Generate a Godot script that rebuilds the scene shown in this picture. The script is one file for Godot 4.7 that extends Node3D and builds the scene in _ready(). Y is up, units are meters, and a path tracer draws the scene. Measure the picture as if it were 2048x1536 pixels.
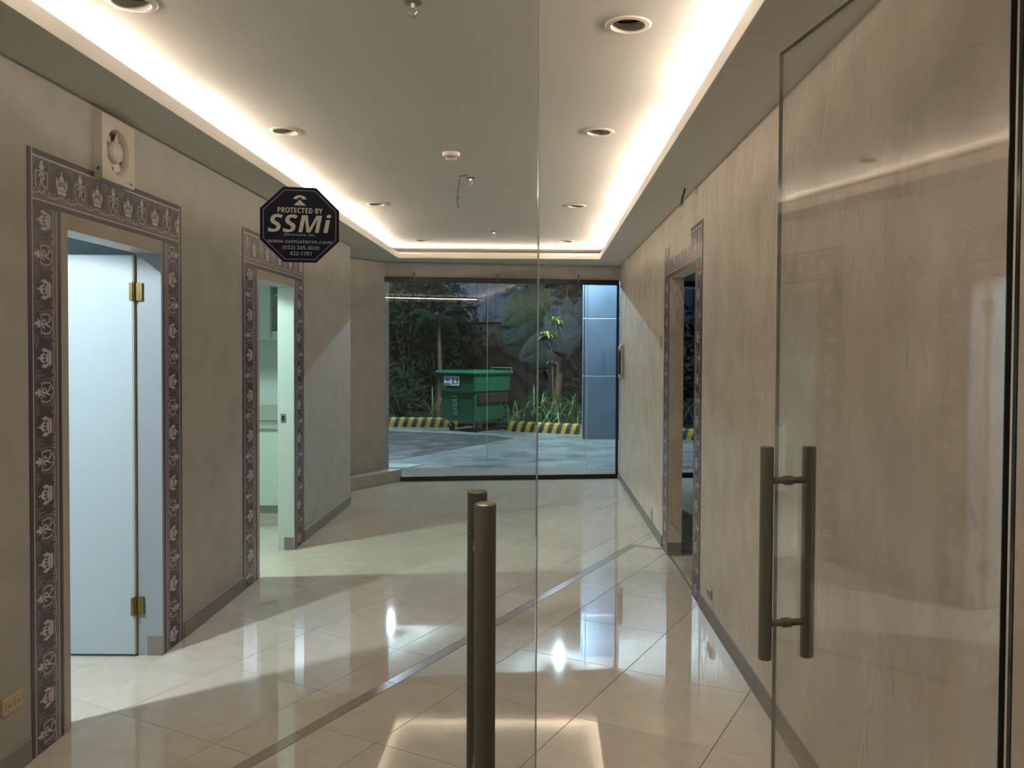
extends Node3D
# An empty corridor behind a glass door, lit by warm cove strips, with a driveway at night behind a storefront.
# X runs to the right, D (depth) away from the camera: a point is P(X, height, D).

var M := {}
var rng := RandomNumberGenerator.new()
var taken := {}

# ------------------------------------------------------------------ helpers
func P(x: float, y: float, d: float) -> Vector3:
	return Vector3(x, y, -d)

func numbered(called: String) -> String:
	if not taken.has(called):
		taken[called] = 0
		return called
	taken[called] += 1
	return "%s_%03d" % [called, taken[called]]

func tag(o: Node, label: String, category: String, group := "") -> Node:
	o.set_meta("label", label)
	o.set_meta("category", category)
	if group != "":
		o.set_meta("group", group)
	return o

func thing(called: String, at: Vector3, label: String, category: String, group := "", turn := 0.0) -> Node3D:
	var o := Node3D.new()
	o.name = numbered(called)
	add_child(o)
	o.position = at
	o.rotation.y = turn
	tag(o, label, category, group)
	return o

func frame_of(called: String, label := "", at := Vector3.ZERO) -> Node3D:
	var o := Node3D.new()
	o.name = called
	add_child(o)
	o.position = at
	o.set_meta("kind", "structure")
	if label != "":
		o.set_meta("label", label)
	return o

func mb() -> SurfaceTool:
	var st := SurfaceTool.new()
	st.begin(Mesh.PRIMITIVE_TRIANGLES)
	return st

func obj(called: String, st: SurfaceTool, m: Material, parent: Node = self) -> MeshInstance3D:
	var o := MeshInstance3D.new()
	o.name = called if parent != self else numbered(called)
	o.mesh = st.commit()
	o.material_override = null
	if o.mesh.get_surface_count():
		o.mesh.surface_set_material(0, m)
	parent.add_child(o, true)
	return o

func inst(called: String, mesh: Mesh, m: Material, parent: Node, t := Transform3D()) -> MeshInstance3D:
	var o := MeshInstance3D.new()
	o.name = called if parent != self else numbered(called)
	o.mesh = mesh
	if m:
		o.material_override = m
	parent.add_child(o, true)
	o.transform = t
	return o

func struct(called: String, st: SurfaceTool, m: Material, label := "") -> MeshInstance3D:
	var o := obj(called, st, m)
	o.set_meta("kind", "structure")
	if label != "":
		o.set_meta("label", label)
	return o

func tri(st: SurfaceTool, a: Vector3, b: Vector3, c: Vector3, ua := Vector2.ZERO, ub := Vector2.ZERO, uc := Vector2.ZERO) -> void:
	var n := (c - a).cross(b - a).normalized()
	st.set_normal(n); st.set_uv(ua); st.add_vertex(a)
	st.set_normal(n); st.set_uv(ub); st.add_vertex(b)
	st.set_normal(n); st.set_uv(uc); st.add_vertex(c)

# a, b, c, d clockwise as seen from outside
func quad(st: SurfaceTool, a: Vector3, b: Vector3, c: Vector3, d: Vector3, uv: Array = [Vector2(0, 0), Vector2(1, 0), Vector2(1, 1), Vector2(0, 1)]) -> void:
	tri(st, a, b, c, uv[0], uv[1], uv[2])
	tri(st, a, c, d, uv[0], uv[2], uv[3])

func squad(st: SurfaceTool, v: Array, n: Array, uv: Array) -> void:
	for k in [0, 1, 2, 0, 2, 3]:
		st.set_normal(n[k]); st.set_uv(uv[k]); st.add_vertex(v[k])

# box with chamfered edges (c = 0 for sharp ones)
func cbox(st: SurfaceTool, at: Vector3, size: Vector3, c := 0.0, b := Basis()) -> void:
	var h := size * 0.5
	var ax := [Vector3.RIGHT, Vector3.UP, Vector3.BACK]
	for i in 3:
		var j := (i + 1) % 3
		var k := (i + 2) % 3
		for s in [-1.0, 1.0]:
			var n: Vector3 = ax[i] * s
			var u: Vector3 = ax[j] * (h[j] - c)
			var w: Vector3 = ax[k] * (h[k] - c)
			var o: Vector3 = n * h[i]
			var q := [o - u - w, o - u + w, o + u + w, o + u - w]
			if s < 0:
				q.reverse()
			for m in 4:
				q[m] = at + b * q[m]
			quad(st, q[0], q[1], q[2], q[3], [Vector2(-h[j], -h[k]), Vector2(-h[j], h[k]), Vector2(h[j], h[k]), Vector2(h[j], -h[k])])
	if c <= 0.0:
		return
	for i in 3:
		var j := (i + 1) % 3
		var k := (i + 2) % 3
		for s in [-1.0, 1.0]:
			for t in [-1.0, 1.0]:
				var along: Vector3 = ax[i] * (h[i] - c)
				var p1: Vector3 = ax[j] * s * h[j] + ax[k] * t * (h[k] - c)
				var p2: Vector3 = ax[j] * s * (h[j] - c) + ax[k] * t * h[k]
				var q := [p1 - along, p1 + along, p2 + along, p2 - along]
				if s * t < 0:
					q.reverse()
				for m in 4:
					q[m] = at + b * q[m]
				quad(st, q[0], q[1], q[2], q[3])
	for s in [-1.0, 1.0]:
		for t in [-1.0, 1.0]:
			for r in [-1.0, 1.0]:
				var q := [Vector3(s * h.x, t * (h.y - c), r * (h.z - c)), Vector3(s * (h.x - c), t * h.y, r * (h.z - c)), Vector3(s * (h.x - c), t * (h.y - c), r * h.z)]
				if s * t * r > 0:
					q.reverse()
				tri(st, at + b * q[0], at + b * q[1], at + b * q[2])

func pbox(st: SurfaceTool, x0: float, x1: float, y0: float, y1: float, d0: float, d1: float, c := 0.0) -> void:
	cbox(st, Vector3((x0 + x1) / 2, (y0 + y1) / 2, -(d0 + d1) / 2), Vector3(absf(x1 - x0), absf(y1 - y0), absf(d1 - d0)), c)

# polygon in (X, D), extruded between two heights
func prism(st: SurfaceTool, poly_in: PackedVector2Array, y0: float, y1: float, bottom := true, inset := 0.0, inset_h := 0.0) -> void:
	var poly := poly_in
	if Geometry2D.is_polygon_clockwise(poly):
		poly.reverse()
	var top := poly
	if inset > 0.0:
		var g := Geometry2D.offset_polygon(poly, -inset)
		if g.size() == 1 and g[0].size() == poly.size():
			# match the start of the inset polygon with the outline
			var best := 0
			for k in g[0].size():
				if g[0][k].distance_to(poly[0]) < g[0][best].distance_to(poly[0]):
					best = k
			top = PackedVector2Array()
			for k in poly.size():
				top.append(g[0][(best + k) % poly.size()])
			if Geometry2D.is_polygon_clockwise(top):
				top = poly
	var ids := Geometry2D.triangulate_polygon(top)
	for k in range(0, ids.size(), 3):
		var a := top[ids[k]]; var b := top[ids[k + 1]]; var c := top[ids[k + 2]]
		if (b - a).cross(c - a) < 0:
			var s := b; b = c; c = s
		tri(st, P(a.x, y1, a.y), P(c.x, y1, c.y), P(b.x, y1, b.y), a, c, b)
		if bottom:
			tri(st, P(a.x, y0, a.y), P(b.x, y0, b.y), P(c.x, y0, c.y), a, b, c)
	var ym := y1 - inset_h if top != poly else y1
	for k in poly.size():
		var a := poly[k]; var b := poly[(k + 1) % poly.size()]
		var w := (b - a).normalized()
		var s0 := a.dot(w)
		var s1 := b.dot(w)
		quad(st, P(a.x, ym, a.y), P(b.x, ym, b.y), P(b.x, y0, b.y), P(a.x, y0, a.y), [Vector2(s0, -ym), Vector2(s1, -ym), Vector2(s1, -y0), Vector2(s0, -y0)])
		if top != poly:
			var c := top[k]; var d := top[(k + 1) % poly.size()]
			quad(st, P(c.x, y1, c.y), P(d.x, y1, d.y), P(b.x, ym, b.y), P(a.x, ym, a.y))

# wall piece: from a to b in plan, t thick to the left of the way from a to b (negative: to the right)
func seg(st: SurfaceTool, a: Vector2, b: Vector2, t: float, y0: float, y1: float) -> void:
	var w := (b - a).normalized()
	var n := Vector2(-w.y, w.x) * t
	prism(st, PackedVector2Array([a, b, b + n, a + n]), y0, y1)

func lathe(st: SurfaceTool, profile: Array, segs: int, t := Transform3D()) -> void:
	for i in profile.size() - 1:
		var p: Vector2 = profile[i]
		var q: Vector2 = profile[i + 1]
		var e := q - p
		if e.length() < 1e-7:
			continue
		var nn := Vector2(e.y, -e.x).normalized()
		for k in segs:
			var a0 := TAU * k / segs
			var a1 := TAU * (k + 1) / segs
			var c0 := Vector3(cos(a0), 0, sin(a0)); var c1 := Vector3(cos(a1), 0, sin(a1))
			var v := [t * (c0 * p.x + Vector3.UP * p.y), t * (c1 * p.x + Vector3.UP * p.y), t * (c1 * q.x + Vector3.UP * q.y), t * (c0 * q.x + Vector3.UP * q.y)]
			var n0: Vector3 = (t.basis * (c0 * nn.x + Vector3.UP * nn.y)).normalized()
			var n1: Vector3 = (t.basis * (c1 * nn.x + Vector3.UP * nn.y)).normalized()
			var u := [Vector2(float(k) / segs, p.y), Vector2(float(k + 1) / segs, p.y), Vector2(float(k + 1) / segs, q.y), Vector2(float(k) / segs, q.y)]
			squad(st, v, [n0, n1, n1, n0], u)

func tube(st: SurfaceTool, pts: Array, r0: float, sides := 8, r1 := -1.0) -> void:
	if r1 < 0:
		r1 = r0
	var rings := []
	var up := Vector3(0.13, 0.97, 0.21).normalized()
	for i in pts.size():
		var w: Vector3 = (pts[mini(i + 1, pts.size() - 1)] - pts[maxi(i - 1, 0)]).normalized()
		if absf(w.dot(up)) > 0.95:
			up = Vector3(0.9, 0.1, 0.42).normalized()
		var u := w.cross(up).normalized()
		var v := u.cross(w).normalized()
		var r := lerpf(r0, r1, float(i) / maxi(1, pts.size() - 1))
		var ring := []
		for k in sides:
			var a := TAU * k / sides
			ring.append([pts[i] + (u * cos(a) + v * sin(a)) * r, u * cos(a) + v * sin(a)])
		rings.append(ring)
	for i in rings.size() - 1:
		for k in sides:
			var l := (k + 1) % sides
			var a = rings[i][k]; var b = rings[i][l]; var c = rings[i + 1][l]; var d = rings[i + 1][k]
			squad(st, [a[0], b[0], c[0], d[0]], [a[1], b[1], c[1], d[1]], [Vector2.ZERO, Vector2.ZERO, Vector2.ZERO, Vector2.ZERO])
	for e in [0, rings.size() - 1]:
		for k in range(1, sides - 1):
			var a = rings[e][0][0]; var b = rings[e][k][0]; var c = rings[e][k + 1][0]
			if e == 0:
				tri(st, a, b, c)
			else:
				tri(st, a, c, b)

func loft(st: SurfaceTool, loops: Array, cap0 := true, cap1 := true) -> void:
	var n: int = loops[0].size()
	for i in loops.size() - 1:
		for k in n:
			var l := (k + 1) % n
			quad(st, loops[i + 1][k], loops[i + 1][l], loops[i][l], loops[i][k])
	for k in range(1, n - 1):
		if cap0:
			tri(st, loops[0][0], loops[0][k], loops[0][k + 1])
		if cap1:
			tri(st, loops[-1][0], loops[-1][k + 1], loops[-1][k])

func text(called: String, s: String, size: float, m: Material, parent: Node, t: Transform3D, bold := true, depth := 0.0006) -> MeshInstance3D:
	var tm := TextMesh.new()
	var f := SystemFont.new()
	f.font_names = PackedStringArray(["Droid Sans"])
	f.font_weight = 700 if bold else 400
	tm.font = f
	tm.font_size = 64
	tm.pixel_size = size / 64.0
	tm.depth = depth
	tm.text = s
	tm.curve_step = 2.0
	return inst(called, tm, m, parent, t)

func mat(c: Color, rough := 0.6, metal := 0.0, spec := 0.5) -> StandardMaterial3D:
	var m := StandardMaterial3D.new()
	m.albedo_color = c
	m.roughness = rough
	m.metallic = metal
	m.metallic_specular = spec
	return m

func noise(sd: int, freq: float, octaves := 4) -> FastNoiseLite:
	var n := FastNoiseLite.new()
	n.seed = sd
	n.noise_type = FastNoiseLite.TYPE_SIMPLEX_SMOOTH
	n.frequency = freq
	n.fractal_octaves = octaves
	return n

func ntex(sd: int, freq: float, octaves: int, c0: Color, c1: Color, size := 512) -> NoiseTexture2D:
	var t := NoiseTexture2D.new()
	t.width = size
	t.height = size
	t.seamless = true
	t.noise = noise(sd, freq, octaves)
	var g := Gradient.new()
	g.set_color(0, c0)
	g.set_color(1, c1)
	t.color_ramp = g
	return t

func world_mapped(m: StandardMaterial3D, per_metre: Vector3) -> StandardMaterial3D:
	m.uv1_triplanar = true
	m.uv1_world_triplanar = true
	m.uv1_scale = per_metre
	return m

# for meshes whose UVs are metres
func metre_mapped(m: StandardMaterial3D, per_metre: float) -> StandardMaterial3D:
	m.uv1_scale = Vector3(per_metre, per_metre, 1)
	return m

func grey(a: float) -> Color:
	return Color(a, a, a)

# ------------------------------------------------------------------ plan
const XL := -1.945
const SOFFIT := 2.64
const CEIL := 2.772
const LIP := 2.705
const GLASS_D := 1.55

func XR(d: float) -> float:
	return 1.01 - (d - 1.55) * 0.045 / 8.72

func ED(x: float) -> float:       # the storefront in plan
	return 10.269 + 0.1265 * (x - 0.96)

func _ready() -> void:
	rng.seed = 7
	camera_and_light()
	materials()
	shell()
	floor_tiles()
	storefront()
	entrance()
	doors()
	cove_lights()
	ceiling_things()
	wall_things()
	rooms()
	outside()

# ------------------------------------------------------------------ camera, sky, exposure
func camera_and_light() -> void:
	var cam := Camera3D.new()
	cam.name = "camera"
	add_child(cam)
	cam.position = Vector3(0, 1.58, 0)
	cam.basis = Basis(Vector3.RIGHT, deg_to_rad(-1.3)) * Basis(Vector3.BACK, deg_to_rad(0.33))
	cam.projection = Camera3D.PROJECTION_FRUSTUM
	cam.near = 0.05
	cam.far = 200.0
	cam.keep_aspect = Camera3D.KEEP_HEIGHT
	cam.size = 2.0 * cam.near * 768.0 / 1650.0
	cam.frustum_offset = Vector2((1024.0 - 1082.8) / 1650.0, -(768.0 - 739.4) / 1650.0) * cam.near
	cam.current = true
	var env := Environment.new()
	env.background_mode = Environment.BG_SKY
	var sky := Sky.new()
	var sm := ProceduralSkyMaterial.new()          # a city sky after dusk
	sm.sky_top_color = Color(0.10, 0.13, 0.20)
	sm.sky_horizon_color = Color(0.17, 0.21, 0.27)
	sm.ground_bottom_color = Color(0.05, 0.05, 0.06)
	sm.ground_horizon_color = Color(0.12, 0.14, 0.17)
	sky.sky_material = sm
	env.sky = sky
	env.background_energy_multiplier = 1.0
	env.tonemap_mode = Environment.TONE_MAPPER_LINEAR
	env.tonemap_exposure = 1.22
	env.sdfgi_enabled = true
	env.ssao_enabled = true
	env.ssil_enabled = true
	var we := WorldEnvironment.new()
	we.name = "environment"
	we.environment = env
	add_child(we)

const WARM := Color(1.0, 0.915, 0.825)
const COVE_ENERGY := 1.15        # of each metre of light strip
const LOBBY_FILL := 2.4  # fill light added behind the camera
const ROOM1_LIGHT := 7.5
const ROOM2_LIGHT := 6.0
const YARD_LIGHT := 19.0

# ------------------------------------------------------------------ materials
func materials() -> void:
	M.ceiling = mat(Color(0.80, 0.79, 0.765), 0.75)
	M.greige = mat(Color(0.705, 0.69, 0.665), 0.55)
	M.greige.albedo_texture = ntex(5, 0.012, 5, grey(0.92), grey(1.0))
	metre_mapped(M.greige, 0.6)
	M.greige_dark = mat(Color(0.46, 0.43, 0.40), 0.5)
	M.stucco = stucco()
	M.base_grey = mat(Color(0.52, 0.49, 0.46), 0.45)
	M.cream = mat(Color(0.70, 0.67, 0.615), 0.45)
	M.grey_jamb = mat(Color(0.60, 0.63, 0.65), 0.5)
	M.white_room = mat(Color(0.58, 0.655, 0.68), 0.6)
	M.mint_room = mat(Color(0.78, 0.83, 0.81), 0.55)
	M.dark_room = mat(Color(0.68, 0.665, 0.64), 0.7)
	M.lobby = mat(Color(0.50, 0.47, 0.42), 0.7)
	M.tiles = []
	for k in 4:
		var a: float = [0.0, 0.012, -0.012, 0.02][k]
		var t := mat(Color(0.84 + a, 0.805 + a, 0.75 + a * 0.8), 0.07)
		t.albedo_texture = ntex(20 + k, 0.02, 4, Color(0.95, 0.945, 0.93), grey(1.0))
		t.roughness = 0.03
		metre_mapped(t, 0.7)
		M.tiles.append(t)
	M.strip_a = mat(Color(0.60, 0.555, 0.50), 0.12)
	M.strip_b = mat(Color(0.66, 0.61, 0.55), 0.12)
	M.grout = mat(Color(0.44, 0.40, 0.35), 0.8)
	M.glass = glass(Color(0.20, 0.25, 0.21, 0.10))
	M.glass_end = glass(Color(0.10, 0.16, 0.16, 0.08))
	M.glass_edge = mat(Color(0.03, 0.07, 0.05), 0.12)
	M.glass_edge_pale = mat(Color(0.50, 0.50, 0.46), 0.15)
	M.silicone = mat(Color(0.86, 0.89, 0.89), 0.4)
	M.black = mat(Color(0.03, 0.03, 0.032), 0.4)
	M.bronze = mat(Color(0.42, 0.41, 0.36), 0.42, 0.5)
	M.bronze.anisotropy_enabled = false
	M.steel = mat(Color(0.72, 0.71, 0.68), 0.25, 1.0)
	M.reflector = mat(Color(0.55, 0.54, 0.52), 0.22, 1.0)
	M.white_plastic = mat(Color(0.80, 0.77, 0.72), 0.35)
	M.ivory_plastic = mat(Color(0.76, 0.70, 0.55), 0.4)
	M.dark_hole = mat(Color(0.08, 0.075, 0.07), 0.6)
	M.brass = mat(Color(0.50, 0.42, 0.25), 0.35, 1.0)
	M.door_white = mat(Color(0.70, 0.745, 0.765), 0.5)
	M.door_edge = mat(Color(0.72, 0.68, 0.58), 0.6)
	M.cabinet = mat(Color(0.80, 0.86, 0.83), 0.4)
	M.counter = mat(Color(0.70, 0.73, 0.68), 0.35)
	M.led = mat(Color(1, 0.95, 0.85), 0.5)
	M.led.emission_enabled = true
	M.led.emission = WARM
	M.led.emission_energy_multiplier = 3.0
	M.panel = bulb(Color(1.0, 0.88, 0.74))  # glow of the added lobby fill panel
	M.panel.emission_energy_multiplier = 1.0
	M.bulb1 = bulb(Color(0.86, 0.95, 1.0))
	M.bulb2 = bulb(Color(0.84, 1.0, 0.94))
	M.flood = bulb(Color(0.80, 0.92, 1.0))
	M.sticker = mat(Color(0.035, 0.035, 0.075), 0.3)
	M.sticker_print = mat(Color(0.45, 0.45, 0.40), 0.4)
	M.sticker_line = mat(Color(0.34, 0.34, 0.38), 0.4)
	M.border = mat(Color(1, 1, 1), 0.33)
	M.border.albedo_texture = border_print()
	M.concrete = mat(Color(0.50, 0.53, 0.52), 0.55)
	M.concrete.albedo_texture = ntex(61, 0.008, 6, Color(0.72, 0.74, 0.74), grey(1.0))
	M.concrete.roughness_texture = ntex(62, 0.006, 5, grey(0.45), grey(1.0))
	metre_mapped(M.concrete, 0.35)
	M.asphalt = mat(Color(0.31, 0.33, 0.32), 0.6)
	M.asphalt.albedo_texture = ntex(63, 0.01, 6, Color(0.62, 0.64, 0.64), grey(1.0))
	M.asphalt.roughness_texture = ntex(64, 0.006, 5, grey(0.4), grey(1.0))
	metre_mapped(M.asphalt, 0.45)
	M.spill_tone = mat(Color(0.66, 0.72, 0.70), 0.6)  # pale colour standing in for building light on the ground
	M.soil = mat(Color(0.16, 0.13, 0.10), 0.95)
	M.kerb_yellow = mat(Color(0.78, 0.68, 0.18), 0.6)
	M.kerb_yellow.albedo_texture = ntex(70, 0.05, 5, Color(0.55, 0.53, 0.5), grey(1.0), 256)
	world_mapped(M.kerb_yellow, Vector3.ONE * 2.0)
	M.kerb_black = mat(Color(0.13, 0.12, 0.14), 0.6)
	M.cladding = mat(Color(0.42, 0.50, 0.58), 0.35)
	M.cladding.albedo_texture = ntex(71, 0.006, 4, grey(0.88), grey(1.0))
	metre_mapped(M.cladding, 0.5)
	M.joint_white = mat(Color(0.80, 0.85, 0.88), 0.5)
	M.bin_green = mat(Color(0.10, 0.37, 0.25), 0.42)
	M.bin_rim = mat(Color(0.13, 0.42, 0.30), 0.35)
	M.bin_dark = mat(Color(0.20, 0.15, 0.15), 0.6)
	M.rubber = mat(Color(0.05, 0.05, 0.05), 0.7)
	M.plate_white = mat(Color(0.86, 0.90, 0.93), 0.4)
	M.navy = mat(Color(0.10, 0.20, 0.34), 0.5)
	M.plum = mat(Color(0.36, 0.30, 0.42), 0.5)
	M.pale_green = mat(Color(0.42, 0.62, 0.54), 0.5)
	M.back_wall = mat(Color(0.30, 0.26, 0.24), 0.85)
	M.back_wall.albedo_texture = ntex(80, 0.01, 5, grey(0.6), grey(1.0))
	metre_mapped(M.back_wall, 0.4)
	M.sheet_blue = mat(Color(0.15, 0.20, 0.27), 0.5)
	M.bark = mat(Color(0.34, 0.27, 0.20), 0.9)
	M.leaf = []
	for c in [Color(0.11, 0.175, 0.10), Color(0.085, 0.15, 0.105), Color(0.15, 0.225, 0.12), Color(0.065, 0.11, 0.085)]:
		M.leaf.append(leafy(c))
	M.strap = [leafy(Color(0.34, 0.50, 0.28)), leafy(Color(0.40, 0.56, 0.32)), leafy(Color(0.28, 0.43, 0.25))]
	M.big_leaf = [leafy(Color(0.135, 0.16, 0.15)), leafy(Color(0.105, 0.14, 0.125)), leafy(Color(0.11, 0.155, 0.09))]
	M.vein = mat(Color(0.19, 0.23, 0.20), 0.6)
	M.lime = leafy(Color(0.62, 0.68, 0.26))

func leafy(c: Color) -> StandardMaterial3D:
	var m := mat(c, 0.75, 0.0, 0.3)
	m.backlight_enabled = true
	m.backlight = Color(c.r * 0.6, c.g * 0.6, c.b * 0.4)
	return m

func glass(c: Color) -> StandardMaterial3D:
	var m := mat(c, 0.0)
	m.transparency = BaseMaterial3D.TRANSPARENCY_ALPHA
	return m

func bulb(c: Color) -> StandardMaterial3D:
	var m := mat(c, 0.4)
	m.emission_enabled = true
	m.emission = c
	m.emission_energy_multiplier = 6.0
	return m

# trowelled wax plaster: soft clouds of tone, faint upright brushing and curved trowel strokes in relief
func stucco() -> StandardMaterial3D:
	var n := 512
	var cloud := noise(101, 0.011, 4)
	var brush := noise(102, 0.05, 3)
	var r := RandomNumberGenerator.new()
	r.seed = 12
	var relief := PackedFloat32Array()
	relief.resize(n * n)
	for k in 420:
		var c := Vector2(r.randf() * n, r.randf() * n)
		var turn := r.randfn(PI / 2, 0.35)
		var bow := r.randf_range(-0.02, 0.02)
		var half := r.randf_range(9, 24)
		var wide := r.randf_range(2.2, 5.0)
		var high := r.randf_range(0.3, 1.0)
		var u := Vector2(cos(turn), sin(turn))
		var v := Vector2(-u.y, u.x)
		for y in range(int(c.y - 30), int(c.y + 30)):
			for x in range(int(c.x - 30), int(c.x + 30)):
				var d := Vector2(x, y) - c
				var l := d.dot(u)
				var w := (d.dot(v) - bow * l * l) / wide
				var e := l / half
				if absf(e) < 1.0 and absf(w) < 1.0:
					var at := posmod(y, n) * n + posmod(x, n)
					relief[at] = maxf(relief[at], high * (1 - e * e) * (1 - w * w))
	var col := Image.create(n, n, false, Image.FORMAT_RGB8)
	var hgt := Image.create(n, n, false, Image.FORMAT_RGBF)
	for y in n:
		for x in n:
			# blend two looks over the edges so that the tile repeats
			var fx := clampf((x - 384) / 128.0, 0, 1)
			var fy := clampf((y - 384) / 128.0, 0, 1)
			var v := Vector2.ZERO
			for q in [[0, 0, (1 - fx) * (1 - fy)], [-n, 0, fx * (1 - fy)], [0, -n, (1 - fx) * fy], [-n, -n, fx * fy]]:
				if q[2] > 0.0:
					var px: float = x + q[0]
					var py: float = y + q[1]
					v += Vector2(cloud.get_noise_2d(px * 1.3, py * 1.0), brush.get_noise_2d(px * 0.8, py * 0.3)) * q[2]
			var tone := 0.945 + 0.085 * v.x + 0.02 * v.y
			col.set_pixel(x, y, Color(tone, tone * (0.995 + 0.012 * v.x), tone * (0.985 + 0.025 * v.x)))
			hgt.set_pixel(x, y, grey(relief[y * n + x] + 0.10 * v.y))
	var m := mat(Color(0.88, 0.83, 0.77), 0.38)
	m.albedo_texture = ImageTexture.create_from_image(col)
	m.heightmap_enabled = true
	m.heightmap_texture = ImageTexture.create_from_image(hgt)
	m.heightmap_scale = 0.45
	metre_mapped(m, 0.42)
	return m

# the printed door border: crowns and monogram crests between two pale lines, one repeat
func near_line(p: Vector2, pts: Array, r: float) -> bool:
	for k in pts.size() - 1:
		if p.distance_squared_to(Geometry2D.get_closest_point_to_segment(p, pts[k], pts[k + 1])) < r * r:
			return true
	return false

func poly_of(pts: Array, at: Vector2, k: float) -> PackedVector2Array:
	var out := PackedVector2Array()
	for q in pts:
		out.append(at + Vector2(q[0], q[1]) * k)
	return out

func border_print() -> ImageTexture:
	var W := 320
	var H := 256
	var im := Image.create(W, H, false, Image.FORMAT_RGB8)
	var dark := Color(0.175, 0.125, 0.165)
	var mid := Color(0.45, 0.38, 0.43)
	var pale := Color(0.78, 0.73, 0.74)
	im.fill(dark)
	# units: one repeat is 1.25 wide and 1 high, y from the inner edge (0) to the outer edge (1)
	var crest := poly_of([[-0.175, 0.165], [0.175, 0.165], [0.20, 0.0], [0.175, -0.13], [0.0, -0.245], [-0.175, -0.13], [-0.20, 0.0]], Vector2(0.3125, 0.48), 1.0)
	var crest_in := poly_of([[-0.145, 0.135], [0.145, 0.135], [0.165, 0.0], [0.145, -0.11], [0.0, -0.205], [-0.145, -0.11], [-0.165, 0.0]], Vector2(0.3125, 0.48), 1.0)
	var crown_pts := [[-0.115, -0.12], [0.115, -0.12], [0.13, -0.04], [0.175, 0.07], [0.13, 0.115], [0.085, 0.09], [0.06, 0.16], [0.0, 0.22], [-0.06, 0.16], [-0.085, 0.09], [-0.13, 0.115], [-0.175, 0.07], [-0.13, -0.04]]
	var crown := poly_of(crown_pts, Vector2(0.9375, 0.46), 1.12)
	var small := poly_of([[-0.05, -0.03], [0.05, -0.03], [0.085, 0.085], [0.04, 0.03], [0.025, 0.11], [0.0, 0.14], [-0.025, 0.11], [-0.04, 0.03], [-0.085, 0.085]], Vector2(0.3125, 0.69), 1.1)
	var letter := [[[-0.045, -0.085], [-0.025, -0.03], [0.0, 0.085]], [[-0.065, 0.045], [-0.045, 0.08], [0.0, 0.095], [0.045, 0.085], [0.062, 0.058], [0.045, 0.025], [-0.012, 0.005]], [[-0.005, 0.006], [0.025, -0.045], [0.05, -0.085], [0.085, -0.075]]]
	var strokes := []
	for l in letter:
		var s := []
		for q in l:
			s.append(Vector2(0.3125 + q[0] * 1.25, 0.475 + q[1] * 1.25))
		strokes.append(s)
	var holes := [Vector2(0.845, 0.50), Vector2(0.905, 0.53), Vector2(0.97, 0.53), Vector2(1.03, 0.50)]
	var flourish := noise(41, 0.05, 2)
	for y in H:
		for x in W:
			var p := Vector2(1.25 * (x + 0.5) / W, 1.0 - (y + 0.5) / H)
			var c := dark
			if p.y > 0.185 and p.y < 0.855:
				# scrolled ground: a band that swings round the motifs
				var swing := 0.5 + 0.5 * cos(TAU * (p.x - 0.3125) / 1.25 * 2.0)
				var low := 0.215 + 0.07 * swing
				if p.y < low:
					c = mid
				if absf(p.y - low) < 0.013:
					c = pale.lerp(mid, 0.3)
				var high := 0.80 - 0.14 * pow(0.5 + 0.5 * cos(TAU * (p.x - 0.625) / 0.625), 3.0)
				if p.y > high and flourish.get_noise_2d(x * 2.0, y * 2.0) > 0.02:
					c = mid
				for k in 3:
					var drop: float = [0.54, 0.625, 0.71][k]
					if absf(p.x - drop) < 0.012 and p.y > 0.60 - 0.05 * (k % 2) and p.y < 0.8:
						c = mid
					if absf(fmod(p.x + 0.625, 1.25) - drop) < 0.012 and p.y > 0.72 and p.y < 0.82:
						c = mid
				var d1 := (p - Vector2(0.3125, 0.46)) / Vector2(0.275, 0.30)
				if d1.length() < 1.0 and d1.length() > 0.80 and absf(d1.x) > 0.55 and sin(atan2(d1.y, d1.x) * 26.0) > -0.2:
					c = mid
				for k in 4:
					var at: Vector2 = [Vector2(0.56, 0.27), Vector2(0.69, 0.27), Vector2(0.07, 0.27), Vector2(1.19, 0.27)][k]
					if absf(p.distance_to(at) - 0.036) < 0.011:
						c = pale.lerp(mid, 0.45)
				if Geometry2D.is_point_in_polygon(p, crest):
					c = pale.lerp(mid, 0.3)
				if Geometry2D.is_point_in_polygon(p, crest_in):
					c = dark
				for s in strokes:
					if near_line(p, s, 0.016):
						c = pale
				if Geometry2D.is_point_in_polygon(p, small):
					c = pale
				if Geometry2D.is_point_in_polygon(p, crown):
					c = pale
					for h in holes:
						if ((p - h) / Vector2(0.022, 0.05)).length() < 1.0:
							c = dark
					if absf(p.y - 0.405) < 0.008:
						c = mid
				if p.distance_to(Vector2(0.9375, 0.73)) < 0.025 or p.distance_to(Vector2(0.785, 0.605)) < 0.022 or p.distance_to(Vector2(1.09, 0.605)) < 0.022:
					c = pale
			if (p.y > 0.862 and p.y < 0.893) or (p.y > 0.115 and p.y < 0.145):
				c = pale
			if p.y > 0.155 and p.y < 0.178:
				c = mid
			im.set_pixel(x, y, c)
	im.generate_mipmaps()
	return ImageTexture.create_from_image(im)

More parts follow.
